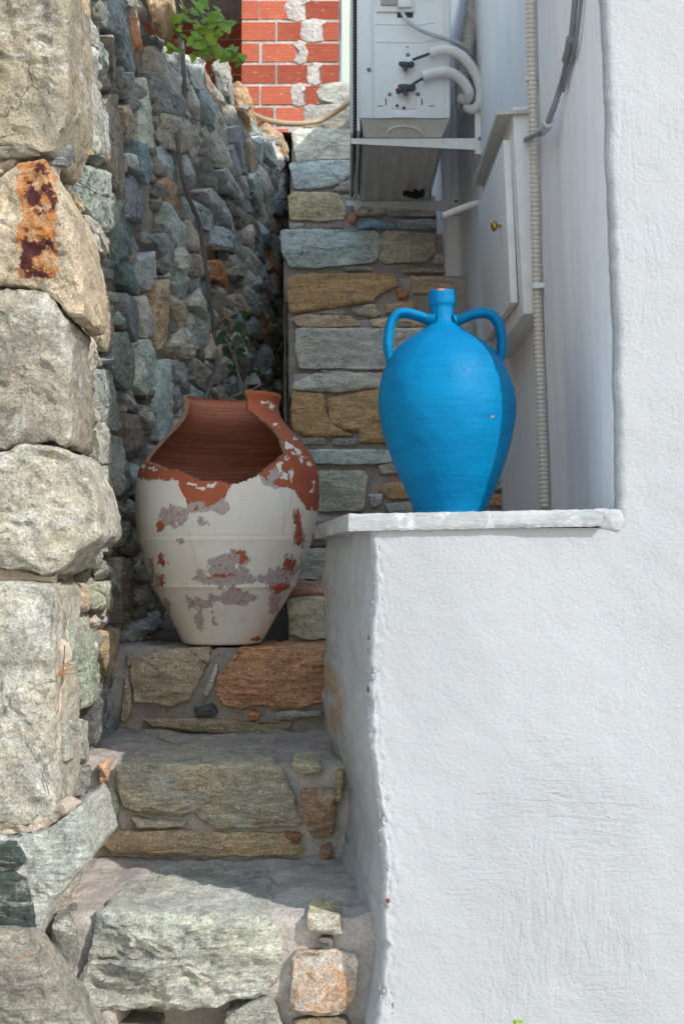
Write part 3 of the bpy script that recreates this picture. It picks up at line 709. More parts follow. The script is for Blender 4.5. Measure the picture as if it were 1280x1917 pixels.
PAL_NEAR = [(160, 166, 162), (176, 166, 148), (146, 156, 158), (190, 174, 146), (150, 150, 142), (166, 148, 124), (128, 136, 138)]
corners = []; todo = []; rest = MB()
for k, (a, b_, r0) in enumerate(real):
    poly = [(a - 1.05, b_ - 1.0), (a + 1.05, b_ - 1.0), (a + 1.05, b_ + 1.0), (a - 1.05, b_ + 1.0)]
    near = sorted(((q[0] - a) ** 2 + (q[1] - b_) ** 2, q) for q in allq)[1:60]
    for d, q in near:
        if d > 9: break
        poly = clip(poly, (a, b_), q)
        if len(poly) < 3: break
    if len(poly) < 3: continue
    P = [(p[0] * AS, p[1] * AZ) for p in poly]
    P = [(max(y, 2.15), min(z, wtop(y) + rng.uniform(-.02, .03))) for y, z in P]
    cy = sum(p[0] for p in P) / len(P); cz = sum(p[1] for p in P) / len(P)
    ar = .5 * abs(sum(P[i][0] * P[(i + 1) % len(P)][1] - P[(i + 1) % len(P)][0] * P[i][1] for i in range(len(P))))
    for p in P: corners.append(p)
    if ar < .0012: continue
    g = .0022 + .0022 * rng.random()
    ang = rng.gauss(0, .10); sh = rng.gauss(0, .25)
    Q = []
    for y, z in P:
        dy, dz = y - cy, z - cz; L = math.hypot(dy, dz) + 1e-6; s = max(.5, 1 - g / L)
        dy, dz = dy * s, dz * s
        Q.append((cy + dy * math.cos(ang) - dz * math.sin(ang) + rng.gauss(0, .004), cz + dz * math.cos(ang) + dy * math.sin(ang) + rng.gauss(0, .0025)))
    colr = rng.choice(PAL_NEAR if cy < 2.75 and rng.random() < .8 else PAL_FAR)
    if rng.random() < .05: colr = (160, 112, 66)
    v = rng.uniform(.86, 1.1); colr = tuple(min(255, c * v) for c in colr)
    y0_, y1_ = pix(Vector((wx(cy), cy, cz)))
    todo.append((ar / cy ** 3, cy, Q, colr))
todo.sort(key=lambda t: -t[0])
for kk, (_, cy, Q, colr) in enumerate(todo):
    extra = dict(collect=rest, res=.014) if kk >= 246 else {}
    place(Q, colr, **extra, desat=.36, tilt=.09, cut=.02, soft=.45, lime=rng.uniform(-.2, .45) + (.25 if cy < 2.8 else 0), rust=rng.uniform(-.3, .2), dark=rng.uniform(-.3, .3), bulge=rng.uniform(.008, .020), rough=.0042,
          lift=rng.uniform(-.006, .010), k=1.25 if cy < 2.6 else 3.0 if cy > 3.0 else 2.0, lam=rng.choice([0, 0, .018, .026]), depth=.07, facets=rng.choice([3, 4, 5]))  # k rises with depth: stones in the shaded stretch are coloured lighter
# chips wedged into the joints: too small and too many to pick apart
if rest.v:
    rs0 = rest.build('small_stones', M_STONE, rw, sharp=35); rs0.color = (.40, .40, .39, 1); rs0['lime'] = .15; rs0['rust'] = .05; rs0['dark'] = .0; rs0['kind'] = 'stuff'
chips = MB(); rng2 = random.Random(9)
for (y, z) in corners:
    if y < 2.16 or rng2.random() < .45: continue
    s = rng2.uniform(.010, .026); el = rng2.uniform(1.2, 2.4)
    P = [(y + s * el * math.cos(t) * rng2.uniform(.7, 1.2), z + s * math.sin(t) * rng2.uniform(.7, 1.2)) for t in [i * math.pi / 3 + .3 for i in range(6)]]
    place(P, (0, 0, 0), tilt=.25, collect=chips, res=.012, depth=.03, bulge=.008, rough=.004, lift=rng2.uniform(-.014, .004))
ch = chips.build('joint_chips', M_STONE, rw, sharp=45); ch.color = (.36, .345, .32, 1); ch['lime'] = .1; ch['rust'] = .02; ch['dark'] = .1; ch['kind'] = 'stuff'

# big corner blocks facing the camera
def quoin(poly, color, Y=2.10, depth=.2, **kw):
    kw.setdefault('mat', M_SAND); kw.setdefault('k', .80); kw.setdefault('desat', .42)  # low k darkens the colour of these sunlit blocks to offset the sun
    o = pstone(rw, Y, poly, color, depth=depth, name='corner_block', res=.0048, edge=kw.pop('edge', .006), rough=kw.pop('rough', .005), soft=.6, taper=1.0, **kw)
    return o
quoin([(-60,-60),(127,-60),(130,40),(129,190),(121,228),(97,284),(60,281),(0,268),(-60,268)], (176,158,126), lime=.28, dark=.28, bulge=.012, facets=3)
quoin([(-20,276),(20,268),(55,270),(82,293),(45,295),(0,298),(-20,297)], (178,168,144), Y=2.11, depth=.1, lime=.4, edge=.006)
q2 = quoin([(-60,350),(8,326),(36,303),(82,298),(98,325),(120,360),(138,400),(149,460),(158,520),(161,572),(155,588),(130,590),(106,566),(75,540),(0,530),(-60,530)], (216,186,140), lime=.12, bulge=.02, mat=M_RUSTPATCH, facets=3)
pa = q2.data.attributes.new('patch', 'FLOAT', 'POINT'); mwq = wl(q2); vals = []
for v in q2.data.vertices:
    x, y = pix(v.co + mwq)
    dx = max(0, abs(x - 72) - 23); dy = max(0, abs(y - 408) - 104)
    vals.append(max(-.4, 1 - math.hypot(dx, dy) / 26) if v.co.y < .1 else -1.0)
pa.data.foreach_set('value', vals)
quoin([(-60,540),(0,540),(85,544),(108,575),(127,600),(125,640),(131,700),(132,828),(120,836),(100,826),(30,832),(10,842),(-60,842)], (170,156,134), lime=.3, dark=.3, bulge=.012, facets=3)
quoin([(-60,850),(15,845),(40,829),(105,833),(148,855),(173,908),(184,960),(188,1000),(178,1014),(145,1030),(115,1069),(85,1079),(40,1064),(0,1065),(-60,1064)], (190,176,148), lime=.65, rust=.12, dark=.15, bulge=.012, facets=4)
quoin([(-60,1085),(0,1088),(98,1092),(106,1112),(102,1300),(100,1450),(106,1518),(94,1540),(50,1547),(0,1540),(-60,1540)], (190,178,156), lime=.55, rust=.08, dark=.05, bulge=.012, facets=4)
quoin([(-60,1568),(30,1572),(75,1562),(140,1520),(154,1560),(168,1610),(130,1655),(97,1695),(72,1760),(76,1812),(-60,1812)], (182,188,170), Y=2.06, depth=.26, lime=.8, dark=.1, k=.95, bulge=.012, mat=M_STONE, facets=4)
quoin([(-60,1580),(22,1574),(40,1600),(46,1616),(20,1626),(-60,1622)], (72,90,84), Y=2.042, depth=.06, lime=.25, mat=M_STONE, bulge=.004)
quoin([(-60,1636),(30,1634),(52,1650),(60,1700),(66,1746),(30,1740),(-60,1726)], (76,96,90), Y=2.042, depth=.06, lime=.3, mat=M_STONE, bulge=.005)
rngq = random.Random(3); zq = 0.0                    # blocks that carry on beyond the frame
for h in (.26, .34, .30, .36, .32, .38, .26):
    x = -.575 - rngq.uniform(0, .05)
    while x > -1.6:
        w = rngq.uniform(.24, .4)
        P = [(x, zq + .01), (x, zq + h - .01), (x - w * .5, zq + h - .015), (x - w + .015, zq + h - .012), (x - w + .012, zq + .012), (x - w * .5, zq + .006)]
        stone(rw, P, Vector((0, 2.10, 0)), XA, ZA, Vector((0, -1, 0)), .1, rngq.choice(PAL_NEAR), mat=M_SAND, bulge=.02, rough=.006, res=.014, edge=.014, lime=.3, name='corner_block')
        x -= w
    zq += h
# lime mortar smeared between the corner blocks
def mortar_patch(poly, Y, d=.02):
    return pstone(rw, Y, poly, (200, 176, 150), depth=d, mat=M_CREAMMORTAR, name='mortar_joint', res=.006, rough=.008, bulge=.006, edge=.006)
mortar_patch([(-60,300),(0,298),(44,296),(30,310),(8,330),(-60,350)], 2.125)
mortar_patch([(-60,1540),(50,1545),(100,1538),(125,1490),(160,1500),(140,1522),(75,1560),(30,1572),(-60,1568)], 2.105)
mortar_patch([(-60,1066),(40,1066),(85,1080),(110,1075),(106,1092),(0,1090),(-60,1086)], 2.125)
mortar_patch([(100,1190),(120,1200),(128,1225),(108,1340),(105,1420),(98,1420)], 2.13)
# the boulder at the foot of the wall, the rocks along its top
tag(pstone(None, 1.86, [(-80,1738),(0,1738),(38,1746),(80,1800),(130,1873),(165,1918),(205,2010),(200,2060),(-80,2060)], (162,154,140), depth=.14, k=.85, name='boulder', bulge=.014, rough=.005, res=.006, edge=.012, lime=.15, rust=.14, taper=.72, facets=2, soft=.6),
    'large smooth grey-tan boulder at the lower left foot of the stone wall', 'boulder')
def wall_rock(poly, Y, colr, lab, depth=.16, **kw):
    o = pstone(None, Y, poly, colr, depth=depth, mat=M_SAND, name='rock', bulge=.04, rough=.01, res=.010, edge=.03, facets=5, **kw)
    return tag(o, lab, 'rock', 'rocks along the top of the rubble wall')
wall_rock([(268,-40),(316,-40),(313,10),(303,38),(292,46),(276,22)], 3.36, (206,168,122), 'tan rock on the wall top left of the leafy green plant')
wall_rock([(398,120),(408,108),(424,106),(432,140),(432,178),(412,172)], 4.36, (170,166,158), 'pale grey rock on the wall top below the leafy plant')
wall_rock([(430,160),(442,151),(456,156),(467,178),(476,215),(470,238),(448,218),(434,196)], 4.95, (190,150,108), 'upright tan rock on the wall top where the hose begins')
wall_rock([(470,238),(486,226),(506,230),(524,246),(540,274),(536,292),(520,296),(498,276)], 5.45, (186,152,116), 'rounded tan rock at the low end of the wall top beside the bricks')
tag(pstone(None, 5.5, [(527,296),(532,290),(541,292),(540,299),(530,300)], (120,170,200), depth=.02, name='litter_scrap', mat=M_LITTER, res=.006, rough=.004), 'small pale blue scrap of litter at the end of the wall top', 'litter')
# earth behind the wall, level with its top
def bank():
    ys = frange(2.2, 6.9, .1); us = [0, .03, .08, .15, .3, .5, .8, 1.3, 2.5, 6, 14]
    vs = []
    for y in ys:
        for u in us:
            x = wx(min(y, 6.0)) - .05 - u
            vs.append(Vector((x, y, wtop(y) - .035 + .02 * fb(Vector((x, y, 0)) * 5) + .05 * min(u, 3))))
    return tag(mesh('earth_bank', vs, grid_faces(len(ys), len(us)), M_EARTH), kind='structure')
bank()
def gap_floor():
    ys = frange(3.05, 6.0, .06); vs = []
    for y in ys:
        for t in frange(0, 1, .125):
            x = lerp(wx(y) - .02, -.10, t)
            vs.append(Vector((x, y, lerp(.50, .66, (y - 3.05) / 3) + .015 * fb(Vector((x, y, 0)) * 12))))
    return tag(mesh('earth_gap', vs, grid_faces(len(ys), 9), M_EARTH), kind='structure')
gap_floor()

# ------------------------------------------------------------------ brick building behind
bb = thing('brick_building', (-.24, 6.8, 2.0), 'unfinished red hollow-brick building with smeared white mortar at the head of the stairs', 'brick building')
KB = 6.8 / F
BM = {}
def brick(x0, x1, z0, z1, Y=6.8):
    key = (round(x1 - x0, 3), round(z1 - z0, 3))
    if key not in BM:
        w, h = key; b = MB(); n = 10; prof = []
        for i in range(n):
            zb = h * (i + .1) / n; zm = h * (i + .5) / n; ze = h * (i + .9) / n
            prof += [(0.0022, zb - h * .06 / n), (0, zb + h * .1 / n), (-.0006, zm), (0, ze - h * .1 / n)]
        prof.append((.0022, h))
        vs = [(x, y, z) for x in (0, w) for (y, z) in prof]
        m = len(prof); fs = [(j, m + j, m + j + 1, j + 1) for j in range(m - 1)]
        b.add(vs, fs); b.box((0, .0022, 0), (w, .09, h))
        o = b.build('brick', M_BRICK, bb, origin=(0, 0, 0), smooth=False); BM[key] = o.data; bpy.data.objects.remove(o)
    o = bpy.data.objects.new('brick', BM[key]); COL.objects.link(o); o.parent = bb
    o.location = Vector((x0, Y + rngb.uniform(-.0015, .0025), z0)) - bb.location
    return o
rngb = random.Random(4)
def px2x(px, Y): return at(px, 300, Y).x
rows = {0: [(452,483),(487,540),(572,634)], 1: [(452,514),(520,570),(606,634)], 2: [(452,485),(492,552),(572,634)], 3: [(452,514),(520,580),(600,634)], 4: [(452,485),(490,549),(571,634)], 5: [(452,514),(518,570),(592,634)]}
for r in range(-3, 13):
    ytop = -2 + 40 * r; z1 = at(540, ytop + 3, 6.8).z; z0 = at(540, ytop + 37.5, 6.8).z
    if z0 < 1.75: continue
    for a, b_ in rows[r % 6]:
        sh = rngb.uniform(-2, 2)
        brick(px2x(a, 6.8), px2x(b_ + (sh if b_ < 600 else 0), 6.8), z0, z1)
def brick_back():
    x0, x1 = px2x(452.6, 6.8), px2x(637, 6.8)
    xs = frange(x0, x1, .006); zs = frange(1.75, 3.85, .012)
    v = [Vector((x, 6.806 + .003 * fb(Vector((x, 0, z)) * 30), z)) for x in xs for z in zs]
    f = grid_faces(len(xs), len(zs)); m = MB().add(v, f)
    m.box((x0, 6.81, 1.7), (x1, 7.38, 3.85))
    return m.build('mortar_backing', M_CEMENT, bb, sharp=70)
brick_back()
for r in range(-1, 6):                              # mortar smeared over the broken joints
    cols = [(540,572),(566,606),(550,572),(578,601),(549,572),(570,592)][r % 6]
    y0 = -2 + 40 * r
    sm = pstone(bb, 6.80, [(cols[0] - 2, y0 + 2), ((cols[0] + cols[1]) / 2, y0 - 3), (cols[1] + rngb.uniform(0, 14), y0 + 1), (cols[1] + rngb.uniform(-4, 3), y0 + 8), (cols[1] + rngb.uniform(-12, 10), y0 + rngb.uniform(12, 28)), (cols[1] + 1, y0 + 38), ((cols[0] + cols[1]) / 2, y0 + 42), (cols[0] - 1, y0 + 37), (cols[0] + rngb.uniform(-10, 12), y0 + rngb.uniform(12, 28))],
           (200, 194, 186), depth=.02, mat=M_CEMENT, name='mortar_smear', res=.0045, rough=.0032, bulge=.0005, edge=.0015, facets=1, lift=.001)
# recess to the left, roofed and dark
dz = .1 * 7.4 / 6.8
for r in range(-1, 14):
    z0 = 2.72 + r * .105
    x = -.49 - (0 if r % 2 else .09)
    x_r = -.485
    while x_r > -1.55:
        x_l = max(-1.55, x_r - .19 if not (x_r == -.485 and r % 2) else x_r - .1)
        brick(x_l + .006, x_r - .006, z0, z0 + .094, 8.30); x_r = x_l
rc = MB(); rc.box((-1.75, 8.308, 1.6), (-.3, 8.5, 4.3)); rc.box((-1.75, 6.6, 1.6), (-1.56, 8.30, 4.3)); rc.box((-.47, 7.385, 1.6), (-.3, 8.30, 4.3))
rc.build('recess_wall', M_CEMENT, bb, smooth=False)
MB().box((-1.9, 6.5, 3.86), (.03, 8.6, 4.05)).build('roof_slab', M_CEMENT, bb, smooth=False)
gw = MB(); gw.box((px2x(638, 6.8), 6.79, 1.7), (1.4, 7.3, 4.6), .01)
tag(gw.build('green_wall', M_GREEN, None, origin=(.4, 6.79, 1.7)), 'pale green plastered wall right of the red brick building', 'wall', kind='thing')

# ------------------------------------------------------------------ white house: front wall, alley side, low wall with ledge
house = thing('white_house', (.4, 2.05, 0), 'whitewashed plaster house wall with a low parapet beside the stone stairs', 'house')
YF = 2.05
CORN = sorted((at(x, y, YF).z, at(x, y, YF).x) for x, y in ((1050,-2000),(1122,-150),(1127,0),(1134,200),(1141,400),(1149,600),(1153,760),(1156,950),(1152,1100)))
def xcorn(z): return table(CORN, z)
def pl_d(p):
    """shared unevenness of the plaster, so that neighbouring sheets meet"""
    return .0055 * fb(p * 3.2, 2) + .0011 * fb(p * 17, 3)
def set_attr(o, name, fn):
    a = o.data.attributes.new(name, 'FLOAT', 'POINT'); off = wl(o)
    a.data.foreach_set('value', [fn(v.co + off) for v in o.data.vertices])
def side_off(Y): return table([(2.05, 0), (2.4, .004), (2.5, .004), (2.58, .012), (2.77, .016), (3.3, .030), (4.72, .022), (4.735, -.032), (5.8, -.04)], Y)
def main_wall():
    path = [('f', x) for x in [3.2, 2.2, 1.4, .9, .7] + frange(.56, .40, .004)]
    path += [('c', a) for a in (15, 40, 65, 85)]
    path += [('s', y) for y in frange(YF + .014, 2.6, .008) + frange(2.62, 4.70, .02) + [4.715, 4.72, 4.725, 4.73, 4.735, 4.74] + frange(4.78, 5.8, .05)]
    path += [('b', x) for x in (.5, 1, 2, 3.2)]
    zs = [0] + frange(.01, 1.56, .007) + frange(1.6, 2.74, .02) + [2.76, 2.78]
    vs = []
    for kind, a in path:
        for z in zs:
            xc = xcorn(z); jit = .0022 * fb(Vector((0, 5, z)) * 60, 3) + .004 * fb(Vector((0, 9, z)) * 12, 2)
            if kind == 'f':
                x = a if a > .402 else xc + .012 + jit
                if a > .402 and a < .56: x = lerp(xc + .012 + jit, .56, (a - .40) / .16)
                p = Vector((x, YF, z)); p.y -= pl_d(p)
            elif kind == 'c':
                r = .012; cx, cy = xc + r + jit, YF + r
                p = Vector((cx - r * math.sin(R(a)), cy - r * math.cos(R(a)), z)); p.y -= pl_d(Vector((cx, YF, z))) * math.cos(R(a))
                p += nv(p * 90) * .0011
            elif kind == 's':
                p = Vector((xc + side_off(a), a, z)); p.x -= .004 * fb(p * 2.5, 2) + .0012 * fb(p * 14, 2)
                p.x += jit * max(0, 1 - (a - YF) / .05)
            else: p = Vector((a, 5.81, z))
            vs.append(p)
    nz = len(zs); fs = grid_faces(len(path), nz)
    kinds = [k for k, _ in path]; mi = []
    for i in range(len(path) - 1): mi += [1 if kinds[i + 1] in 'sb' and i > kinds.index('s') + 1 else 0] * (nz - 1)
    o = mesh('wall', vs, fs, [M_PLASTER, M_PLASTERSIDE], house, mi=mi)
    rust_px = [(1052,250,4,26,.5), (1066,232,3,12,.6), (975,290,3,30,.6), (985,235,4,20,.4)]
    def stn(p):
        if p.y < 2.08: return 0.0
        x, y = pix(p); return max([0.0] + [w * math.exp(-((x - a) / rx) ** 2 - ((y - b) / ry) ** 2) for a, b, rx, ry, w in rust_px])
    set_attr(o, 'stain', stn)
    return o
main_wall()
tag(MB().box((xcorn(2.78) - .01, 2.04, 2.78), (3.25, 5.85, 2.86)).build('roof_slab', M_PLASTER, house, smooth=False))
LC = [(at(x, y, YF).z, at(x, y, YF).x) for y, x in ((960,690),(1000,690),(1100,697),(1200,692),(1300,688),(1400,690),(1480,702),(1560,710),(1640,718),(1700,714),(1800,713),(1860,709),(1917,700),(1990,698))]
LC.sort()
YB = 2.74
LF = [(at(x, y, YB).z, at(x, y, YB).x) for y, x in ((960,606),(1000,604),(1060,600),(1100,598),(1180,601),(1300,603),(1345,606),(1370,613),(1400,624),(1440,640),(1500,628),(1560,610),(1640,604),(1760,600))]
LF.sort()
ZL = .760
def low_wall():
    path = [('f', t) for t in frange(1, .16, .012) + frange(.15, 0, .0055)] + [('c', a) for a in (10, 25, 40, 55, 70, 85)] + [('s', t) for t in frange(.03, 1, .016)] + [('b', t) for t in (.1, .4, .7, 1)]
    zs = frange(0, ZL, .0042); vs = []
    for kind, a in path:
        for z in zs:
            q = Vector((0, 3, z))
            jit = .0016 * fb(q * 60, 4) + .005 * fb(q * 6 + Vector((4, 0, 0)), 2) + .013 * max(0, noise.noise(q * 34) - .30) + .010 * max(0, noise.noise(q * 80 + Vector((2, 0, 0))) - .35)
            xl = table(LC, z) + jit * .7; r = .011 + .004 * noise.noise(q * 22)
            xf = table(LF, z) + .004 * fb(q * 30 + Vector((9, 0, 0)), 4)
            if kind == 'f':
                x = lerp(xl + r, xcorn(z) + .0145, a); p = Vector((x, YF, z)); p.y -= pl_d(p)
                e = max(0, 1 - (x - xl) / .035)
                p.y -= e * (.001 + .0036 * fb(p * 120, 4))
            elif kind == 'c':
                p = Vector((xl + r - r * math.sin(R(a)), YF + r - r * math.cos(R(a)), z)); p.y -= pl_d(Vector((xl + r, YF, z))) * math.cos(R(a)) + .003 * math.cos(R(a))
                n_ = Vector((-math.sin(R(a)), -math.cos(R(a)), 0)); p += n_ * (.0016 * fb(p * 90, 4) + .0014 * fb(p * 190, 2) - .010 * max(0, noise.noise(p * 46) - .22))
            elif kind == 's':
                y = lerp(YF + r, YB, a); x = lerp(xl, xf, a ** .9)
                p = Vector((x, y, z)); p.x -= .007 * fb(p * 6, 3) + .004 * fb(p * 19, 3)
                if a > .9: p.x += .012 * ((a - .9) / .1) ** 2
            else: p = Vector((lerp(xf, .39, a), YB + .004, z))
            vs.append(p)
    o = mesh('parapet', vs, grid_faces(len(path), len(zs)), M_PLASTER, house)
    stains = [(628,1285,13,45,.75), (640,1330,14,50,.8), (614,1270,9,50,1.0), (612,1110,10,45,.9), (606,1140,8,30,.8), (625,1345,12,40,1.0), (648,1300,8,24,.5), (618,1390,8,26,.7), (638,1500,10,40,.6), (650,1560,8,40,.5), (612,1000,25,7,.6), (632,1620,10,30,.6), (726,1690,5,9,.45), (726,1710,4,14,.25)]
    cracks = [(690,1195,4,9,.7), (690,1218,3,6,.6), (688,1290,6,9,.8), (692,1318,4,8,.8), (688,1335,5,10,.7), (686,1370,4,9,.8), (690,1430,4,9,.5), (655,1440,3,16,.6), (637,1180,2,30,.45), (645,1310,5,12,.6), (623,1070,3,4,.8), (690,1500,5,16,.5), (652,1570,6,16,.6), (735,1880,3,10,.7), (735,1898,2,5,.7), (715,1815,4,4,.5), (700,1545,8,10,.45), (690,1600,3,8,.5), (676,1750,4,12,.6), (625,1600,5,18,.6), (640,1640,4,12,.5), (655,1240,3,40,.5), (668,1130,2,30,.4), (640,1420,3,30,.6), (632,1180,2,14,.6), (660,1500,3,30,.5), (648,1380,4,14,.6)]
    def fld(L):
        def g(p):
            x, y = pix(p)
            if x > 760: return 0.0
            return max([0.0] + [w * math.exp(-((x - a) / rx) ** 2 - ((y - b) / ry) ** 2) for a, b, rx, ry, w in L])
        return g
    set_attr(o, 'stain', fld(stains)); set_attr(o, 'flake', fld(cracks))
    return o
low_wall()
crumb = MB(); rcr = random.Random(21)
for i in range(650):                         # crumbly, flaking arris of the low wall
    z = rcr.uniform(0, ZL - .004); q = Vector((0, 3, z)); xl0 = table(LC, z) + .7 * (.0016 * fb(q * 60, 4) + .005 * fb(q * 6 + Vector((4, 0, 0)), 2))
    u = abs(rcr.gauss(0, .009)); r = rcr.uniform(.0009, .0030) * (1 if u < .012 else .6)
    if noise.noise(Vector((0, 7, z * 9))) < -.25: continue
    c_ = Vector((xl0 + .003 + u, YF, z)); c_.y -= pl_d(c_) + .0005
    if u < .004: c_ += Vector((-.001, .004, 0))
    el = rcr.uniform(1, 3.2); a0 = rcr.uniform(0, 3); n_ = 7
    rim = [c_ + Vector((math.cos(a0 + k * 6.283 / n_) * r * rcr.uniform(.6, 1.2), .0012, math.sin(a0 + k * 6.283 / n_) * r * el * rcr.uniform(.6, 1.2))) for k in range(n_)]
    crumb.add(rim + [c_ + Vector((rcr.gauss(0, r * .3), -r * rcr.uniform(.2, .55), rcr.gauss(0, r * .3)))], [(k, (k + 1) % n_, n_) for k in range(n_)])
co_ = crumb.build('plaster_crumbs', M_PLASTER, house, smooth=False); co_['kind'] = 'stuff'
# ledge slab of greyish marble, whitewashed over
def slab_mat():
    m, nt, b = newmat('whitewashed_marble')
    co = N(nt, 'ShaderNodeNewGeometry').outputs['Position']
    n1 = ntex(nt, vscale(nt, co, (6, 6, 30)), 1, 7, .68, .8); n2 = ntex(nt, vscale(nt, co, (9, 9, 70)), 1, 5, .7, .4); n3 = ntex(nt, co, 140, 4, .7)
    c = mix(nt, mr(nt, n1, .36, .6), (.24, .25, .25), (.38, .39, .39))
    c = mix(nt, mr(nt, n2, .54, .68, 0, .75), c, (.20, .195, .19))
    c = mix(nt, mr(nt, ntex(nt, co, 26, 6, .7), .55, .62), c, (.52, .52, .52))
    put(nt, b.inputs['Base Color'], c); b.inputs['Roughness'].default_value = .6
    put(nt, b.inputs['Normal'], bump(nt, n3, .5, .002, bump(nt, n1, .4, .004)))
    return m
M_SLAB = slab_mat()
def ledge():
    A, B = at(652, 962, 2.038), at(1128, 953, 2.038); Cc = at(589, 986, 2.76); D = Vector((.41, 2.76, B.z)); th = .0245
    nu, nw = 130, 50; vs = []
    def top(u, w):
        a = A.lerp(B, u); b_ = Cc.lerp(D, u); return a.lerp(b_, w)
    prof = [(w, 0) for w in frange(1, 0, .022)] + [(0, k) for k in (.04, .12, .3, .5, .7, .88, .96)] + [(w, 1) for w in frange(0, 1, .05)]
    for i in range(nu + 1):
        u = i / nu
        for w, k in prof:
            p = top(u, w) - ZA * th * k
            e = .0016 * fb(p * 40, 3) + .0016 * fb(p * 11, 2)
            if w == 0: p.y -= e + .0015 * (1 if .1 < k < .9 else 0); p.z += .0012 * fb(Vector((u * 30, 0, k)), 3)
            else: p.z += e * .6
            if i in (0, nu): pass
            if 0 < u < .03: p.x += .002 * fb(p * 45, 3)
            vs.append(p)
    m = len(prof); fs = grid_faces(nu + 1, m)
    # left cheek as its own fine grid so its broken edge has depth
    o = len(vs); cw = frange(0, 1, .022); ck = frange(0, 1, .125)
    for w in cw:
        for k in ck:
            p = top(0, w) - ZA * th * k; p.x -= (.0015 + .0035 * fb(p * 42, 3) * (1 if 0 < k < 1 else .2)) * min(1, w * 9)
            vs.append(p)
    fs += [tuple(reversed(q)) for q in grid_faces(len(cw), len(ck), o)]
    return mesh('ledge_slab', vs, fs, M_SLAB, house, sharp=40)
ledge()
pstone(house, 2.047, [(1121,952),(1140,951),(1162,951),(1168,975),(1162,996),(1140,992),(1122,990)], (200, 200, 200), depth=.12, mat=M_PLASTER, name='plaster_lump', res=.004, rough=.003, bulge=.001, edge=.014, taper=1.0, lift=-.001)
nl = at(726, 1687, 2.04)
tag(MB().tube([nl + Vector((0, -.003, 0)), nl + Vector((0, -.001, 0)), nl + Vector((0, .02, 0))], [.0025, .0032, .0026], 8).build('nail', M_NAIL, None, origin=nl), 'rusty nail head in the white plaster near the parapet corner', 'nail')

# ------------------------------------------------------------------ meter cabinet with hood and brass knob
def sx(Y, z): return xcorn(z) + side_off(Y)
cab = thing('meter_cabinet', (sx(3.2, 1.3), 3.2, 1.3), 'white wall cabinet with a brass knob and sloping cream hood in the alley', 'cabinet')
def box8(c):     # 8 corners: near/far x out/in x bottom/top
    return MB().add(c, [(0, 1, 3, 2), (4, 6, 7, 5), (0, 4, 5, 1), (2, 3, 7, 6), (0, 2, 6, 4), (1, 5, 7, 3)])
def wallbox(name, y0, y1, pb, pt, z0, z1, mat, parent, inb=.012):
    """a panel on the alley wall: y from y0 to y1, outer face at the given pixel-derived x at bottom (pb) and top (pt)"""
    v = []
    for y in (y0, y1):
        for o_ in (0, 1):
            for z, xo in ((z0, pb), (z1, pt)):
                v.append(Vector((xo if o_ == 0 else sx(y, z) + inb, y, z)))
    b = box8(v); bm = bmesh.new()
    vv = [bm.verts.new(q) for q in b.v]
    for q in b.f: bm.faces.new([vv[i] for i in q])
    bmesh.ops.recalc_face_normals(bm, faces=bm.faces[:]); bmesh.ops.bevel(bm, geom=bm.edges[:], offset=.003, segments=2, affect='EDGES', profile=.5)
    bm.verts.index_update()
    return mesh(name, [q.co.copy() for q in bm.verts], [tuple(q.index for q in f.verts) for f in bm.faces], mat, parent, sharp=40)
def doorbox(name, y0, y1, pb, pt, z0, z1, mat, parent, th):
    v = [Vector((xo + o_ * th, y, z)) for y in (y0, y1) for o_ in (0, 1) for z, xo in ((z0, pb), (z1, pt))]
    b = box8(v); bm = bmesh.new(); vv = [bm.verts.new(q) for q in b.v]
    for q in b.f: bm.faces.new([vv[i] for i in q])
    bmesh.ops.recalc_face_normals(bm, faces=bm.faces[:]); bmesh.ops.bevel(bm, geom=bm.edges[:], offset=.002, segments=2, affect='EDGES', profile=.5)
    bm.verts.index_update()
    return mesh(name, [q.co.copy() for q in bm.verts], [tuple(q.index for q in f.verts) for f in bm.faces], mat, parent, sharp=40)
Y0, Y1 = 2.93, 3.48
zt_, zb_ = at(945, 261, Y0).z, at(968, 567, Y0).z
fx_t, fx_b = at(962, 240, Y0 - .05).x, at(990, 585, Y0 - .05).x
wallbox('frame', Y0 - .05, Y1 + .06, at(979, 588, Y0 - .05).x, at(958, 205, Y0 - .05).x, at(990, 588, Y0 - .05).z, at(960, 200, Y0 - .05).z, M_WHITE, cab)
dr = doorbox('door', Y0, Y1, at(955, 567, Y0).x, at(941, 262, Y0).x, zb_, zt_, M_WHITE, cab, .0155)
kn = at(934, 423, 3.02); kx = lerp(at(955, 567, Y0).x, at(941, 262, Y0).x, (kn.z - zb_) / (zt_ - zb_))
prof = [(0, .0035), (.006, .0035), (.008, .0045), (.012, .010), (.015, .0125), (.019, .011), (.022, .006), (.0235, .001)]
kb = MB().tube([Vector((kx - a, kn.y, kn.z)) for a, _ in prof], [r for _, r in prof], 16)
kb.build('knob', M_BRASS, dr, sharp=60)
hd = MB()
h0, h1 = at(945, 211, 2.866), at(897, 346, 3.50)
v = []
for y, xo, z in ((2.866, at(930, 212, 2.866).x, h0.z), (3.50, at(885, 346, 3.50).x, h1.z)):
    for o_ in (0, 1):
        for dz in (-.004, .004): v.append(Vector((xo + (.0 if o_ == 0 else .075), y, z + dz + (.004 if o_ else 0))))
hb = box8(v); hb.build('hood', M_HOOD, cab, smooth=False)
tag(MB().tube(crom([at(901, 380, 3.52), at(880, 385, 3.52), at(858, 393, 3.53), at(830, 404, 3.54)], 8), .0088, 14).build('drain_pipe', M_CONDUIT, None, origin=at(901, 380, 3.52)), 'short cream drain pipe poking out behind the white cabinet', 'pipe')

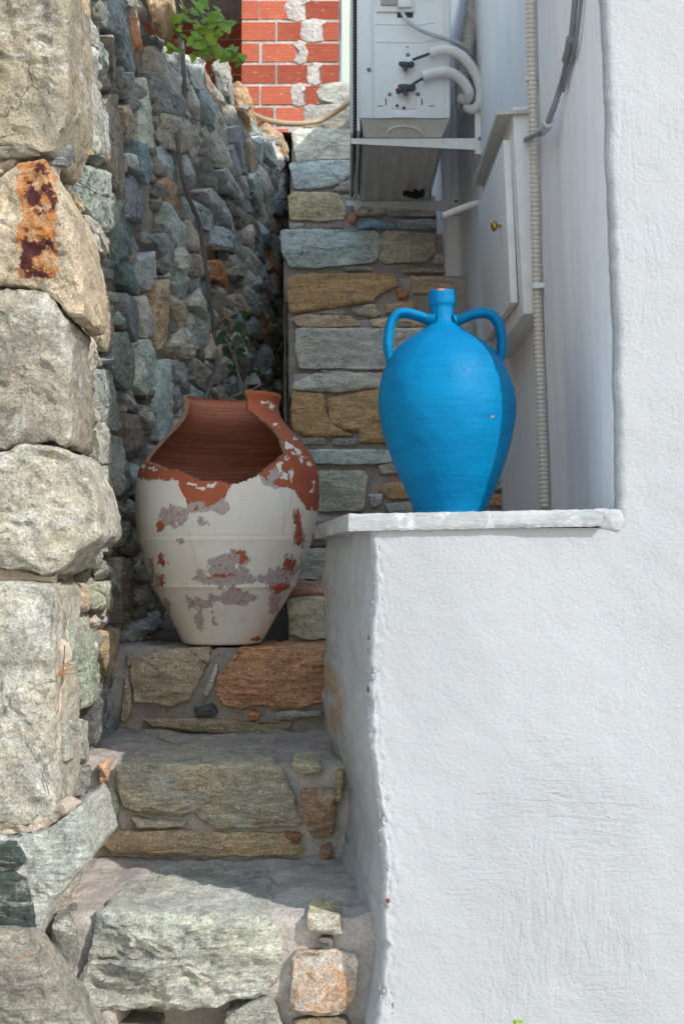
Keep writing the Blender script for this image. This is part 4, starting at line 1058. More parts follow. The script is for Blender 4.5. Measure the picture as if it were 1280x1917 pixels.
def alley_hit(px, py, off):
    lo, hi = 2.06, 4.7
    for _ in range(50):
        m_ = (lo + hi) / 2; p = at(px, py, m_)
        if p.x < sx(m_, p.z) - off: lo = m_
        else: hi = m_
    return at(px, py, lo)
# ------------------------------------------------------------------ corrugated conduit, clips and cables on the alley wall
cpts = crom([alley_hit(x, y, .0115) for x, y in ((991,-60),(993,0),(996,140),(1000,300),(1005,540),(1013,760),(1020,952))], 90)
L = 0; rad = []; per = .0092; new = []
tot = sum((b - a).length for a, b in zip(cpts, cpts[1:])); n = int(tot / per) * 4
acc = [0]
for a, b in zip(cpts, cpts[1:]): acc.append(acc[-1] + (b - a).length)
j = 0
for i in range(n + 1):
    d = tot * i / n
    while j < len(acc) - 2 and acc[j + 1] < d: j += 1
    new.append(cpts[j].lerp(cpts[j + 1], (d - acc[j]) / max(1e-9, acc[j + 1] - acc[j]))); rad.append(.0098 - (.0030 if i % 4 == 0 else 0))
cond = thing('conduit', cpts[-1], 'beige corrugated conduit running up the shaded white alley wall', 'conduit')
MB().tube(new, rad, 14).build('corrugated_tube', M_CONDUIT, cond, sharp=80)
for x, y in ((994, 148), (1006, 536)):
    c = alley_hit(x, y, .0115); t = MB().tube([c + Vector((0, 0, -.005)), c + Vector((0, 0, .005))], .0118, 14)
    t.box(c + Vector((.002, -.014, -.005)), c + Vector((.03, -.009, .005))); t.build('clip', M_WHITE, cond, sharp=40)
cab_pts = crom([alley_hit(x, y, o_) for x, y, o_ in ((1082,-60,.008),(1076,0,.008),(1068,78,.008),(1062,108,.009),(1048,165,.009),(1020,238,.026),(995,256,.024),(970,268,.022),(963,277,.016),(966,284,-.004))], 10)
gc = thing('grey_cable', cab_pts[0], 'dark grey cable taped to the conduit and entering the wall by the cabinet', 'cable')
MB().tube(cab_pts, .0052, 10).build('cable', M_CABLE, gc)
MB().tube(crom([alley_hit(x, y, .006) for x, y in ((1092,-60),(1087,0),(1076,85),(1066,118),(1053,170))], 8), .0034, 8).build('thin_cable', M_CABLE, gc)
MB().tube(crom([alley_hit(x, y, .009) for x, y in ((1069,72),(1064,98),(1060,112))], 6), .0085, 10).build('tape', M_CABLE, gc)
MB().tube([alley_hit(x, y, .024) for x, y in ((1026,228),(1021,238),(1013,246))], .010, 10).build('tape', M_LCABLE, gc)
MB().tube([alley_hit(974, 277, .004), alley_hit(974, 277, -.02)], .006, 10).build('wall_hole_grommet', M_BLACK, gc)

# ------------------------------------------------------------------ air conditioner on two brackets
YA0, YA1 = 3.95, 4.76
a0, a1 = at(672, 228, YA0), at(843, 228, YA0)
xl, xr, zb, zt2 = a0.x, a1.x, at(700, 222, YA0).z, at(700, 222, YA0).z + .56
ac = thing('air_conditioner', ((xl + xr) / 2, YA0, zb - .05), 'white outdoor air conditioning unit on wall brackets above the stairs', 'air conditioner')
MB().box((xl, YA0, zb), (xr, YA1, zt2), .008).build('casing', M_ACWHITE, ac)
k = YA0 / F
def az(y): return at(700, y, YA0).z
def ax(x): return at(x, 150, YA0).x
# folded seams pressed in the end panel: raised plates a few mm thick
MB().box((ax(700), YA0 - .004, az(222)), (ax(832), YA0 + .002, az(-30)), .002).build('end_panel', M_ACWHITE, ac)
MB().box((ax(735), YA0 - .008, az(205)), (ax(778), YA0 - .001, az(108)), .003).build('valve_plate', M_ACWHITE, ac)
MB().box((ax(736), YA0 - .0085, az(222)), (ax(779), YA0 - .001, az(209)), .002).build('lower_tab', M_ACWHITE, ac)
MB().box((ax(703), YA0 - .012, az(25)), (ax(776), YA0 - .001, az(-60)), .004).build('terminal_cover', M_ACWHITE, ac)
MB().box((ax(712), YA0 - .018, az(14)), (ax(768), YA0 - .010, az(-60)), .003).build('cover_recess', M_GREYCAP, ac)
MB().box((ax(744), YA0 - .024, az(19)), (ax(770), YA0 - .012, az(5)), .002).build('cable_clamp', M_WHITE, ac)
MB().box((ax(743), YA0 - .0055, az(34)), (ax(773), YA0 - .003, az(22))).build('cable_slot', M_BLACK, ac, smooth=False)
MB().box((ax(784), YA0 - .0052, az(3)), (ax(822), YA0 - .003, az(-40))).build('rating_label', M_WHITE, ac, smooth=False)
for x, y, r in ((690,130,3), (763,103,3), (729,177,3), (782,177,3), (740,21,3), (762,88,1.4)):
    c = at(x, y, YA0 - .004); MB().tube([c + Vector((0, -.004, 0)), c + Vector((0, -.003, 0)), c + Vector((0, .003, 0))], [r * k * .8, r * k * 1.15, r * k * 1.15], 10).build('screw', M_STEEL, ac)
for x in (722, 789): MB().box((ax(x) - .0016, YA0 - .0048, az(198)), (ax(x) + .0016, YA0 - .003, az(185))).build('slot', M_BLACK, ac, smooth=False)
for x in (711, 808): MB().box((ax(x) - .008, YA0 - .0047, az(200)), (ax(x) + .008, YA0 - .003, az(198.5))).build('slot', M_BLACK, ac, smooth=False)
for x, y in ((743,198), (756,202)):
    c = at(x, y, YA0 - .008); MB().tube([c + Vector((0, -.001, 0)), c + Vector((0, .002, 0))], 3 * k, 10).build('hole', M_NAIL if x > 750 else M_BLACK, ac)
for y0, y1 in ((77, 45), (-5, 0)):
    pass
for yy in (46, 79): MB().tube(crom([at(703, yy - 1, YA0 - .004), at(740, yy, YA0 - .004), at(790, yy, YA0 - .004), at(800, yy - 3, YA0 - .004), at(814, yy - 3, YA0 - .004)], 5), .0022, 8).build('pressed_seam', M_ACWHITE, ac)
MB().tube([at(697, 222, YA0 - .002), at(694, 10, YA0 - .002), at(693, -60, YA0 - .002)], .0018, 8).build('pressed_seam', M_ACWHITE, ac)
# base pan: folded sheet, open cone at the near end
bp = MB(); zp = zb - .040
n1 = [Vector((xl + .006, YA0 + .004, zb)), Vector((xr - .004, YA0 + .004, zb)), Vector((xr - .022, YA0 + .045, zp)), Vector((xl + .014, YA0 + .045, zp))]
f1 = [Vector((xl + .006, YA1 - .004, zb)), Vector((xr - .004, YA1 - .004, zb)), Vector((xr - .022, YA1 - .035, zp)), Vector((xl + .014, YA1 - .035, zp))]
bp.add(n1 + f1, [(0, 1, 2, 3), (5, 4, 7, 6), (4, 0, 3, 7), (1, 5, 6, 2)])
xs = frange(n1[3].x, n1[2].x, .0035); ys = frange(n1[3].y, f1[3].y, .0065); vv = []
for x in xs:
    for y in ys:
        u = (x - xs[0]) / (xs[-1] - xs[0]); w = (y - ys[0]) / (ys[-1] - ys[0])
        d = .008 * max(0, math.sin(u * 2 * math.pi * 5)) * (1 if .05 < w < .97 else 0)
        for cu, cw in ((.32, .72), (.52, .70), (.62, .40), (.80, .38), (.42, .38), (.30, .18), (.7, .14), (.16, .5)):
            q = math.hypot((u - cu) * .21, (w - cw) * .7); d += .0065 * max(0, 1 - q / .022)
        vv.append(Vector((x, y, zp - d)))
bp.add(vv, [tuple(reversed(f)) for f in grid_faces(len(xs), len(ys))])
bp.build('base_pan', M_ACPAN, ac, sharp=30)
c0 = (n1[0] + n1[1] + n1[2] + n1[3]) / 4; nn_ = (n1[1] - n1[0]).cross(n1[3] - n1[0]).normalized()
if nn_.y > 0: nn_ = -nn_
arc = [c0 + (n1[1] - n1[0]).normalized() * (.050 * math.cos(t)) + (n1[0] - n1[3]).normalized() * (-.022 + .030 * math.sin(t)) + nn_ * .001 for t in frange(0, math.pi, .2)]
MB().tube(arc, .0045, 8).build('pressed_ring', M_ACPAN, ac)
for s in (-1, 1):
    c = c0 + XA * s * .058 + nn_ * .001 + ZA * .006; MB().tube([c, c + nn_ * .003, c + nn_ * .0045], [.010, .009, .003], 12).build('pressed_boss', M_ACPAN, ac)
dp = at(768, 342, 4.55); dp.z = zp - .004
dq = MB().tube([dp + Vector((.03, .02, .01)), dp + Vector((.028, .02, -.012)), dp + Vector((.02, .012, -.018)), dp + Vector((-.02, -.02, -.018))], [.018, .018, .012, .009], 12)
dq.build('drain_elbow', M_BLACK, ac)
# front grille: thin guard standing off the left face, its edge toothed by the bars
gx = at(657, 120, 3.98).x
MB().box((gx, 3.98, zb - .030), (gx + .006, 4.74, zt2 - .02), .002).build('grille_panel', M_ACPAN, ac)
for i in range(62):
    z = zb - .022 + i * .0088
    MB().box((gx + .006, 3.975, z), (gx + .0125, 4.74, z + .0045)).build('grille_bar', M_DARKGREY, ac, smooth=False) if i < 1 else None
    if i < 1: gb0 = [o for o in ac.children if o.name.startswith('grille_bar')][0]
    else:
        o = gb0.copy(); COL.objects.link(o); o.parent = ac; o.location = gb0.location + Vector((0, 0, i * .0088))
MB().box((xl - .006, 3.965, zb - .03), (xl + .003, 4.74, zt2 - .03), .002).build('front_corner_post', M_ACWHITE, ac)
# service valves
for x, y, s, low in ((757, 122, 1.0, False), (757, 165, 1.15, True)):
    c = at(x, y, YA0 - .03); vb = MB()
    vb.tube([at(x, y, YA0 - .006), c], .007 * s, 12)
    vb.tube([c + Vector((-.009 * s, 0, .003)), c + Vector((.006 * s, 0, 0)), c + Vector((.014 * s, 0, .001))], [.008 * s, .0095 * s, .007 * s], 12)
    vb.tube([c + Vector((.013 * s, 0, 0)), c + Vector((.020 * s, 0, .002)), c + Vector((.026 * s, 0, .004))], [.009 * s, .0095 * s, .006 * s], 6)
    vb.tube([c + Vector((-.002, 0, 0)), c + Vector((.006, -.004, -.022 * s))], [.0065 * s, .005 * s], 10)
    if low: vb.tube([c + Vector((-.008, -.004, -.006)), c + Vector((-.022, -.006, -.012))], [.007, .009], 8)
    vo = vb.build('service_valve', M_DARKGREY, ac, sharp=40)
    cc = c + Vector((-.010 * s, -.002, .003)); MB().tube([cc, cc + Vector((-.004, -.002, 0))], .006 * s, 10).build('cap', M_NAIL, vo)
    cc = c + Vector((.006, -.004, -.022 * s)); MB().tube([cc, cc + Vector((.0005, -.004, -.001))], .0042 * s, 10).build('port', M_BRASS, vo)
def stub(a, b_):
    return MB().tube([at(*a, YA0 - .03), at(*b_, YA0 - .03)], .0042, 8)
p1 = crom([at(803, 99, 3.92), at(835, 93, 3.92), at(862, 103, 3.93), at(885, 130, 3.95), at(898, 165, 3.97), at(897, 192, 3.98), at(884, 205, 4.0), at(873, 200, 4.02)], 8)
p2 = crom([at(790, 143, 3.92), at(820, 135, 3.92), at(845, 137, 3.93), at(865, 152, 3.95), at(877, 172, 3.97), at(874, 186, 4.0), at(862, 184, 4.02)], 8)
for pp, st_, lab, rr in ((p1, ((772,112), (805,100)), 'upper white insulated pipe looping from the air conditioner to the wall', .0135), (p2, ((773,157), (792,146)), 'lower white insulated pipe curving from the air conditioner valve', .0145)):
    t = thing('insulated_pipe', pp[0], lab, 'pipe', 'insulated pipes of the air conditioner')
    MB().tube(pp, [rr * (1 + .05 * noise.noise(Vector((i * .6, rr * 900, 0)))) for i in range(len(pp))], 14).build('insulation', M_INSUL, t)
    stub(*st_).build('copper_end', M_DARKGREY, t)
tag(MB().tube(crom([at(752, 22, 3.93), at(760, 36, 3.91), at(772, 48, 3.91), at(800, 62, 3.92), at(840, 74, 3.95), at(862, 84, 3.98), at(878, 96, 4.02)], 8), .0056, 10).build('power_cable', M_LCABLE, None, origin=at(752, 22, 3.93)), 'light grey power cable from the air conditioner cover to the pipe bundle', 'cable')
bun = crom([at(893,-60,4.06), at(886,0,4.06), at(880,50,4.06), at(872,105,4.06), at(866,150,4.06), at(866,190,4.05), at(872,200,4.04)], 20)
tag(MB().tube(bun, [.021 * (1 + .07 * math.sin(i * 1.7) + .05 * noise.noise(Vector((i * .5, 3, 1)))) for i in range(len(bun))], 14).build('pipe_bundle', M_WRAP, None, origin=bun[0]), 'thick grey tape-wrapped pipe bundle running up behind the white pipes', 'pipe')
for Yb, xe, yt0, yt1, yb1, xw, lab, up0, upx in ((4.0, 657, 259, 258, 281, 905, 'nearer white steel bracket under the air conditioner', 180, 897), (4.70, 647, 376, 375, 396, 862, 'farther white steel bracket under the air conditioner', 180, 853)):
    br = thing('wall_bracket', at(xw, yt0, Yb), lab, 'bracket', 'air conditioner brackets')
    A0, A1 = at(xe, yt0, Yb), at(xw, yt1, Yb); zbot = at(xw, yb1, Yb).z
    A1.z = A0.z
    v = []
    for x, z_lo in ((A0.x, A0.z - .015), (A1.x, zbot)):
        for yy in (0, .004):
            for z in (z_lo, A0.z): v.append(Vector((x, Yb + yy, z)))
    box8(v).build('arm', M_BRACKET, br, smooth=False)
    MB().box((A0.x, Yb + .004, A0.z - .004), (A1.x, Yb + .036, A0.z), 0).build('arm_flange', M_BRACKET, br, smooth=False)
    u0 = at(upx, up0, Yb).z
    xw2 = at(upx, yt0, Yb).x
    MB().box((xw2 - .013, Yb - .002, zbot - .012), (xw2 + .013, Yb + .012, u0), .002).build('upright', M_BRACKET, br)
    c = Vector((xw2, Yb - .003, A0.z - .002))
    MB().tube([c + Vector((0, -.003, 0)), c + Vector((0, .002, 0))], .0055, 6).build('bolt', M_STEEL, br)
rs_ = at(795, 366, 4.68)
tag(MB().box((rs_.x - .022, 4.66, rs_.z - .016), (rs_.x + .022, 4.69, rs_.z + .016), .006).build('rubber_pad', simple('pad_blue_grey', (.33, .37, .40), .6), None, origin=rs_), 'blue-grey rubber pad on the far bracket under the unit', 'pad')

# ------------------------------------------------------------------ tan hose slung across the top of the stairs
hp = crom([at(425, 180, 4.9), at(440, 194, 5.0), at(462, 208, 5.2), at(500, 225, 5.5), at(545, 231, 5.7), at(590, 228, 5.8), at(622, 214, 5.8), at(655, 190, 5.75), at(700, 150, 5.7)], 10)
tag(MB().tube(hp, .0108, 12).build('hose', M_HOSE, None, origin=hp[0]), 'tan hose hanging across the top of the stairs before the red bricks', 'hose')

# ------------------------------------------------------------------ blue two-handled jar on the ledge
YJ = 2.27; KJ = YJ / F
def ledge_z(x, y):
    A, B = at(652, 962, 2.03), at(1128, 953, 2.03); u = (x - A.x) / (B.x - A.x); w = (y - 2.03) / .73
    return lerp(lerp(A.z, B.z, u), lerp(at(589, 986, 2.76).z, B.z, u), w)
jx = at(842, 957, YJ).x; jz = ledge_z(jx, YJ) + .0005
blue = thing('blue_jar', (jx, YJ, jz), 'bright blue painted two-handled clay jar standing on the white ledge', 'jar')
def jar_mat():
    m, nt, b = newmat('blue_paint')
    co = N(nt, 'ShaderNodeTexCoord').outputs['Object']; ch = attr(nt, 'chip').outputs['Fac']
    n1 = ntex(nt, vscale(nt, co, (6, 6, 26)), 1, 5, .6); n2 = ntex(nt, co, 60, 5, .6); n3 = ntex(nt, vscale(nt, co, (12, 12, 220)), 1, 3, .6); n4 = ntex(nt, co, 18, 3, .55)
    c = mix(nt, mr(nt, n1, .3, .7), (.0003, .118, .275), (.0003, .165, .33))
    c = mix(nt, mr(nt, n3, .40, .70, 0, .45), c, (.001, .19, .40))
    e = mr(nt, math_(nt, 'ADD', ch, math_(nt, 'MULTIPLY', math_(nt, 'SUBTRACT', ntex(nt, co, 120, 4, .6), .5), .5)), .5, .55)
    c = mix(nt, e, c, (.62, .15, .06))
    put(nt, b.inputs['Base Color'], c); put(nt, b.inputs['Roughness'], mr(nt, n2, .3, .7, .42, .58)); b.inputs['Specular IOR Level'].default_value = .1
    spots = N(nt, 'ShaderNodeTexVoronoi', {'Vector': co, 'Scale': 34.0})
    nr = bump(nt, n4, .5, .008); nr = bump(nt, n3, .14, .0025, nr)
    nr = bump(nt, math_(nt, 'ADD', n2, mr(nt, spots.outputs['Distance'], .10, .03, 0, 1.6)), .4, .002, nr)
    put(nt, b.inputs['Normal'], nr)
    return m
M_BLUE = jar_mat()
JP = [(957,64.5),(954,66),(948,67),(940,70),(930,74),(915,81),(900,87),(880,96),(860,104),(840,111),(810,120),(780,126),(755,128.5),(730,127.5),(705,122.5),(680,113),(660,102),(645,90),(632,76),(622,62),(615,50),(608,40),(602,32.5),(594,26.5),(585,23.5),(575,22.5),(566,22.5),(561,25),(556,26.3),(548,26.5),(540,26.2),(536,25.4),(534.5,23),(535,19),(540,16.5),(560,16),(590,17)]
def jar_axis(y): return lerp(0, -13.5, max(0, min(1, (900 - y) / 340))) * KJ
def spline_profile(pts, n=4):
    return [(p.x, p.y) for p in crom([Vector((a, b, 0)) for a, b in pts], n)]
def lathe(prof, seg, axis, z0f, kx, centre, wob=0.0):
    vs = []
    for y, r in prof:
        z = z0f(y)
        for s in range(seg):
            t = 2 * math.pi * s / seg; rr = r * kx
            p = Vector((centre.x + axis(y) + rr * math.cos(t), centre.y + rr * math.sin(t), z))
            if wob: p += Vector((math.cos(t), math.sin(t), 0)) * wob * fb(Vector((math.cos(t) * 1.5, math.sin(t) * 1.5, z * 9)), 2)
            vs.append(p)
    n = len(prof); fs = []
    for i in range(n - 1):
        for s in range(seg):
            a = i * seg + s; b_ = i * seg + (s + 1) % seg
            fs.append((a, b_, b_ + seg, a + seg))
    fs.append(tuple(range(seg))[::-1])
    return vs, fs
zj0 = at(842, 957, YJ).z
def jzf(y): return jz + (at(842, y, YJ).z - zj0)
jv, jf = lathe(spline_profile(JP, 4), 128, jar_axis, jzf, KJ, Vector((jx, YJ, 0)), .0016)
body = mesh('jar_body', jv, jf, M_BLUE, blue)
def chipf(p):
    x, y = pix(p)
    if p.y > YJ: return 0.0
    return max(math.exp(-((x - a) / rx) ** 2 - ((y - b) / ry) ** 2) for a, b, rx, ry in ((826,538,9,7), (920,781,3.5,3.5), (937,785,2.6,2.6), (922,778,3,3)))
set_attr(body, 'chip', chipf)
def strap(pts, w0, th):
    """flattened handle: oval section swept along a curve in the jar's own plane"""
    P = crom(pts, 10); vs = []; seg = 16; n = len(P)
    for i, p in enumerate(P):
        t = (P[min(i + 1, n - 1)] - P[max(i - 1, 0)]).normalized(); a = Vector((0, 1, 0)); b_ = t.cross(a).normalized()
        f = i / (n - 1); fl = 1 + .5 * max(0, 1 - f / .12) + .35 * max(0, (f - .85) / .15)
        for s in range(seg):
            q = 2 * math.pi * s / seg; groove = 1 - .10 * math.exp(-((math.sin(q)) / .35) ** 2)
            vs.append(p + a * (w0 * fl * math.cos(q)) + b_ * (th * fl * math.sin(q) * groove))
    fs = []
    for i in range(n - 1):
        for s in range(seg):
            a_ = i * seg + s; b2 = i * seg + (s + 1) % seg; fs.append((a_, b2, b2 + seg, a_ + seg))
    return vs, fs
def jp(x, y): p = at(x, y, YJ); return Vector((p.x, YJ, jzf(y)))
for pts in ([(812,592),(799,588),(780,581),(757,576),(741,581),(731,598),(727,620),(727,645),(733,668),(746,690)], [(848,592),(862,588),(882,580),(905,576),(922,582),(934,600),(938,622),(938,645),(933,664),(925,684)]):
    v_, f_ = strap([jp(x, y) for x, y in pts], .0155, .0082)
    h = mesh('handle', v_, f_, M_BLUE, blue)

# ------------------------------------------------------------------ broken whitewashed pot on the third step
YP = 3.145; KP = YP / F
px0, pz0 = at(415.5, 1207, YP).x, TREAD3 + .004
pot = thing('broken_pot', (px0, YP, pz0), 'large broken terracotta pot with peeling cream paint standing on the stone step', 'pot')
PP = [(1209,70),(1206,74),(1200,77.5),(1177,90),(1160,99),(1145,108),(1115,125),(1103,132.5),(1098,135),(1090,137.5),(1067,146),(1050,151.5),(1030,157.5),(1020,160),(1014,161.2),(1002,164.5),(975,169.5),(952,171.5),(930,171.5),(912,170),(895,168.2),(880,165),(866,159),(854,151.5),(839,139.5),(826,128),(812,115),(802,106),(792,98),(782,92.5),(774,90),(766,89),(758,90),(752,92.5),(748,92.5),(745,90.5)]
prof = spline_profile(PP, 7)
seg = 384
def paxis(y): return (1207 - y) * .037 * KP
zp0 = at(415, 1207, YP).z
def pzf(y): return pz0 + (at(415, y, YP).z - zp0)
HOLE = [(150,700),(462,700),(460,738),(464,745),(464,766),(470,772),(487,783),(498,791),(510,800),(520,812),(528,825),(533,838),(537,848),(528,856),(514,866),(500,876),(488,884),(476,891),(462,899),(452,903),(444,907),(432,905),(415,903),(396,900),(378,899),(360,893),(344,888),(330,881),(318,880),(305,875),(290,870),(276,867),(262,866),(250,868),(236,876)]
nP = len(prof); out_v = []; in_v = []
th = .0105
for i, (y, r) in enumerate(prof):
    z = pzf(y)
    ridge = .0015 * math.exp(-((y - 1017) / 5) ** 2) + .0016 * math.exp(-((y - 1102) / 4) ** 2)
    for s in range(seg):
        t = 2 * math.pi * s / seg; c, s_ = math.cos(t), math.sin(t)
        rr = r * KP + ridge + .0018 * fb(Vector((c * 1.3, s_ * 1.3, z * 8)), 2) + .0005 * noise.noise(Vector((c * .5, s_ * .5, z * 260)))
        out_v.append(Vector((px0 + paxis(y) + rr * c, YP + rr * s_, z)))
        ri = max(.01, rr - th - .0011 * noise.noise(Vector((c * .4, s_ * .4, z * 75))) - .0006 * noise.noise(Vector((c * .6, s_ * .6, z * 190))))
        in_v.append(Vector((px0 + paxis(y) + ri * c, YP + ri * s_, max(z, pz0 + .012))))
keep = []
for i in range(nP - 1):
    for s in range(seg):
        a = i * seg + s; b_ = i * seg + (s + 1) % seg
        ctr = (out_v[a] + out_v[b_] + out_v[a + seg] + out_v[b_ + seg]) / 4
        t = 2 * math.pi * (s + .5) / seg; x, y = pix(ctr)
        jag = 1.6 * fb(Vector((x * .03, y * .03, 0)), 3) * 3
        front = math.sin(t) < .10 * (1 if math.cos(t) < 0 else -6)
        if math.sin(t) < .06 and math.cos(t) < 0 and inside((x, y + jag), HOLE): continue
        if math.sin(t) < 0 and inside((x, y + jag), HOLE): continue
        keep.append((i, s))
ks = set(keep); fs = []; mi = []; NV = len(out_v)
for (i, s) in keep:
    s2 = (s + 1) % seg; a, b_, c, d = i * seg + s, i * seg + s2, (i + 1) * seg + s2, (i + 1) * seg + s
    fs.append((a, b_, c, d)); mi.append(0)
    fs.append((NV + d, NV + c, NV + b_, NV + a)); mi.append(1)
    for (ii, ss, e) in ((i - 1, s, (a, b_)), (i + 1, s, (c, d)), (i, s2, (b_, c)), (i, (s - 1) % seg, (d, a))):
        if (ii, ss) not in ks:
            if ii == -1: continue
            fs.append((e[1], e[0], NV + e[0], NV + e[1])); mi.append(2)
fs.append(tuple(range(seg))[::-1]); mi.append(0)
fs.append(tuple(NV + q for q in range(seg))); mi.append(1)
def pot_mat():
    m, nt, b = newmat('peeling_paint')
    co = N(nt, 'ShaderNodeTexCoord').outputs['Object']
    cr = attr(nt, 'cream').outputs['Fac']; gr = attr(nt, 'undercoat').outputs['Fac']
    nf = ntex(nt, vscale(nt, co, (1, 1, .8)), 36, 9, .76, .5); ng = ntex(nt, co, 60, 8, .76); n1 = ntex(nt, co, 7, 5, .6); n3 = ntex(nt, vscale(nt, co, (1, 1, 14)), 9, 4, .6); nv_ = ntex(nt, vscale(nt, co, (1, 1, .12)), 60, 4, .6); n5 = ntex(nt, co, 260, 3, .65)
    terra = mix(nt, mr(nt, n1, .3, .7), (.38, .092, .045), (.50, .14, .066))
    terra = mix(nt, mr(nt, ng, .6, .66, 0, .5), terra, (.52, .35, .28))
    under = mix(nt, mr(nt, ng, .3, .7), (.44, .35, .33), (.57, .48, .45))
    under = mix(nt, mr(nt, ntex(nt, co, 150, 5, .75), .56, .60, 0, .85), under, (.36, .15, .11))
    cream = mix(nt, mr(nt, n1, .32, .68), (.84, .73, .62), (.86, .82, .75))
    cream = mix(nt, mr(nt, nv_, .55, .75, 0, .4), cream, (.62, .46, .33))
    cream = mix(nt, mr(nt, ntex(nt, co, 75, 5, .7), .68, .72, 0, .55), cream, (.42, .30, .22))
    gm = mr(nt, math_(nt, 'ADD', gr, math_(nt, 'MULTIPLY', math_(nt, 'SUBTRACT', ng, .5), 2.4)), -.03, .03)
    cm = mr(nt, math_(nt, 'ADD', cr, math_(nt, 'MULTIPLY', math_(nt, 'SUBTRACT', nf, .5), 3.0)), -.03, .03)
    c = mix(nt, cm, mix(nt, gm, terra, under), cream)
    put(nt, b.inputs['Base Color'], c); b.inputs['Roughness'].default_value = .72; b.inputs['Specular IOR Level'].default_value = .3
    h = math_(nt, 'ADD', cm, math_(nt, 'MULTIPLY', gm, .4))
    nr = bump(nt, h, .7, .0014); nr = bump(nt, n3, .25, .003, nr); nr = bump(nt, n5, .3, .0012, nr)
    put(nt, b.inputs['Normal'], nr)
    return m
def inner_mat():
    m, nt, b = newmat('terracotta_inside')
    co = N(nt, 'ShaderNodeTexCoord').outputs['Object']; sep = N(nt, 'ShaderNodeSeparateXYZ', {'Vector': co}).outputs
    n1 = ntex(nt, vscale(nt, co, (1, 1, 22)), 6, 5, .65); n2 = ntex(nt, vscale(nt, co, (1, 1, .15)), 34, 4, .6); n3 = ntex(nt, co, 120, 4, .7)
    c = mix(nt, mr(nt, n1, .3, .7), (.25, .082, .052), (.44, .165, .105))
    c = mix(nt, mr(nt, sep[2], .455, .505), c, (.46, .165, .10))
    c = mix(nt, mr(nt, n2, .6, .74, 0, .35), c, (.40, .27, .20))
    c = mix(nt, mr(nt, n3, .66, .72, 0, .6), c, (.5, .36, .28))
    put(nt, b.inputs['Base Color'], c); b.inputs['Roughness'].default_value = .85
    put(nt, b.inputs['Normal'], bump(nt, math_(nt, 'ADD', n1, math_(nt, 'MULTIPLY', n3, .3)), .6, .004))
    return m
M_POT, M_POTIN = pot_mat(), inner_mat(); M_POTEDGE = simple('broken_clay_edge', (.36, .22, .15), .9, var=.3, scale=90, bmp=.6)
po = mesh('pot_body', out_v + in_v, fs, [M_POT, M_POTIN, M_POTEDGE], pot, mi=mi, sharp=50)
bm = bmesh.new(); bm.from_mesh(po.data); bmesh.ops.delete(bm, geom=[v for v in bm.verts if not v.link_faces], context='VERTS'); bm.to_mesh(po.data); bm.free()
BND = [(235,872),(250,886),(262,897),(280,902),(300,899),(328,904),(336,915),(347,930),(352,950),(363,957),(374,953),(392,948),(410,940),(424,928),(431,912),(440,903),(462,896),(486,888),(505,905),(522,910),(538,912),(553,920),(562,934),(570,945),(574,955),(590,956),(600,960)]
PATCH = [(325,966,30,20),(303,985,9,10),(418,1052,34,15),(445,1045,22,22),(425,1085,55,12),(415,1070,45,12),(446,1118,34,15),(370,1128,26,13),(374,1155,8,24),(403,1120,14,8),(395,945,20,12),(420,952,14,10),(302,1048,11,13),(301,1086,10,15),(285,1070,7,22),(312,1135,9,14),(520,1085,26,24),(545,1060,18,20),(512,1128,13,24),(492,1085,6,6),(558,990,8,30),(552,965,5,18),(564,1010,9,18),(540,1058,10,16),(527,1100,15,9),(478,1196,14,7),(400,1160,4,12),(404,1168,6,5),(337,1014,8,4),(380,978,10,8),(500,890,10,14),(512,900,12,10)]
TERR = [(557,988,6,26),(568,975,4,12),(541,1058,9,16),(528,1101,14,8),(545,1030,6,12),(455,1040,8,14),(412,1078,20,4),(305,1085,7,10),(300,1050,7,10),(478,1196,10,5),(300,986,6,7)]
WHITE = [(524,874,7,12),(545,888,5,17),(532,890,6,10),(557,845,11,9),(541,836,9,9),(566,860,6,8),(509,760,10,8),(494,753,13,4),(358,905,10,4),(396,907,16,4),(376,915,8,4),(290,908,32,7),(322,905,10,8),(268,872,6,8),(285,878,6,4),(580,870,5,8),(582,918,5,5),(536,860,5,7),(587,905,3,10),(516,795,6,3),(552,820,4,4)]
GREYON = [(290,906,36,9),(325,905,10,9),(358,948,8,14),(375,945,14,8),(425,945,18,14),(405,958,14,8),(515,885,10,12),(505,900,14,10)]
def gsum(L, x, y):
    x, y = x + 6 * noise.noise(Vector((x / 13, y / 13, 1))) + 5 * noise.noise(Vector((x / 5.5, y / 5.5, 7))), y + 6 * noise.noise(Vector((x / 13, y / 13, 4))) + 5 * noise.noise(Vector((x / 5.5, y / 5.5, 11)))
    return max([0.0] + [math.exp(-(((x - a) / rx) ** 2 + ((y - b) / ry) ** 2) ** 1.0 * .62) for a, b, rx, ry in L])
offp = wl(po); cv, gv = [], []
for v in po.data.vertices:
    p = v.co + offp; q = Vector((p.x, min(p.y, 2 * YP - p.y), p.z)); x, y = pix(q)
    d = (y - table(BND, x)) / 22.0
    c = max(-1, min(.85, d)) if d < 0 else min(.85, .25 + d)
    c = c - 1.45 * gsum(PATCH, x, y)
    c = max(c, -1 + 1.5 * gsum(WHITE, x, y)) if d < 0 else c
    g = -.75 if d < 0 else .55
    g = g - 1.3 * gsum(TERR, x, y)
    g = max(g, -1 + 1.7 * gsum(GREYON, x, y))
    cv.append(c); gv.append(g)
for nm, arr in (('cream', cv), ('undercoat', gv)):
    a = po.data.attributes.new(nm, 'FLOAT', 'POINT'); a.data.foreach_set('value', arr)

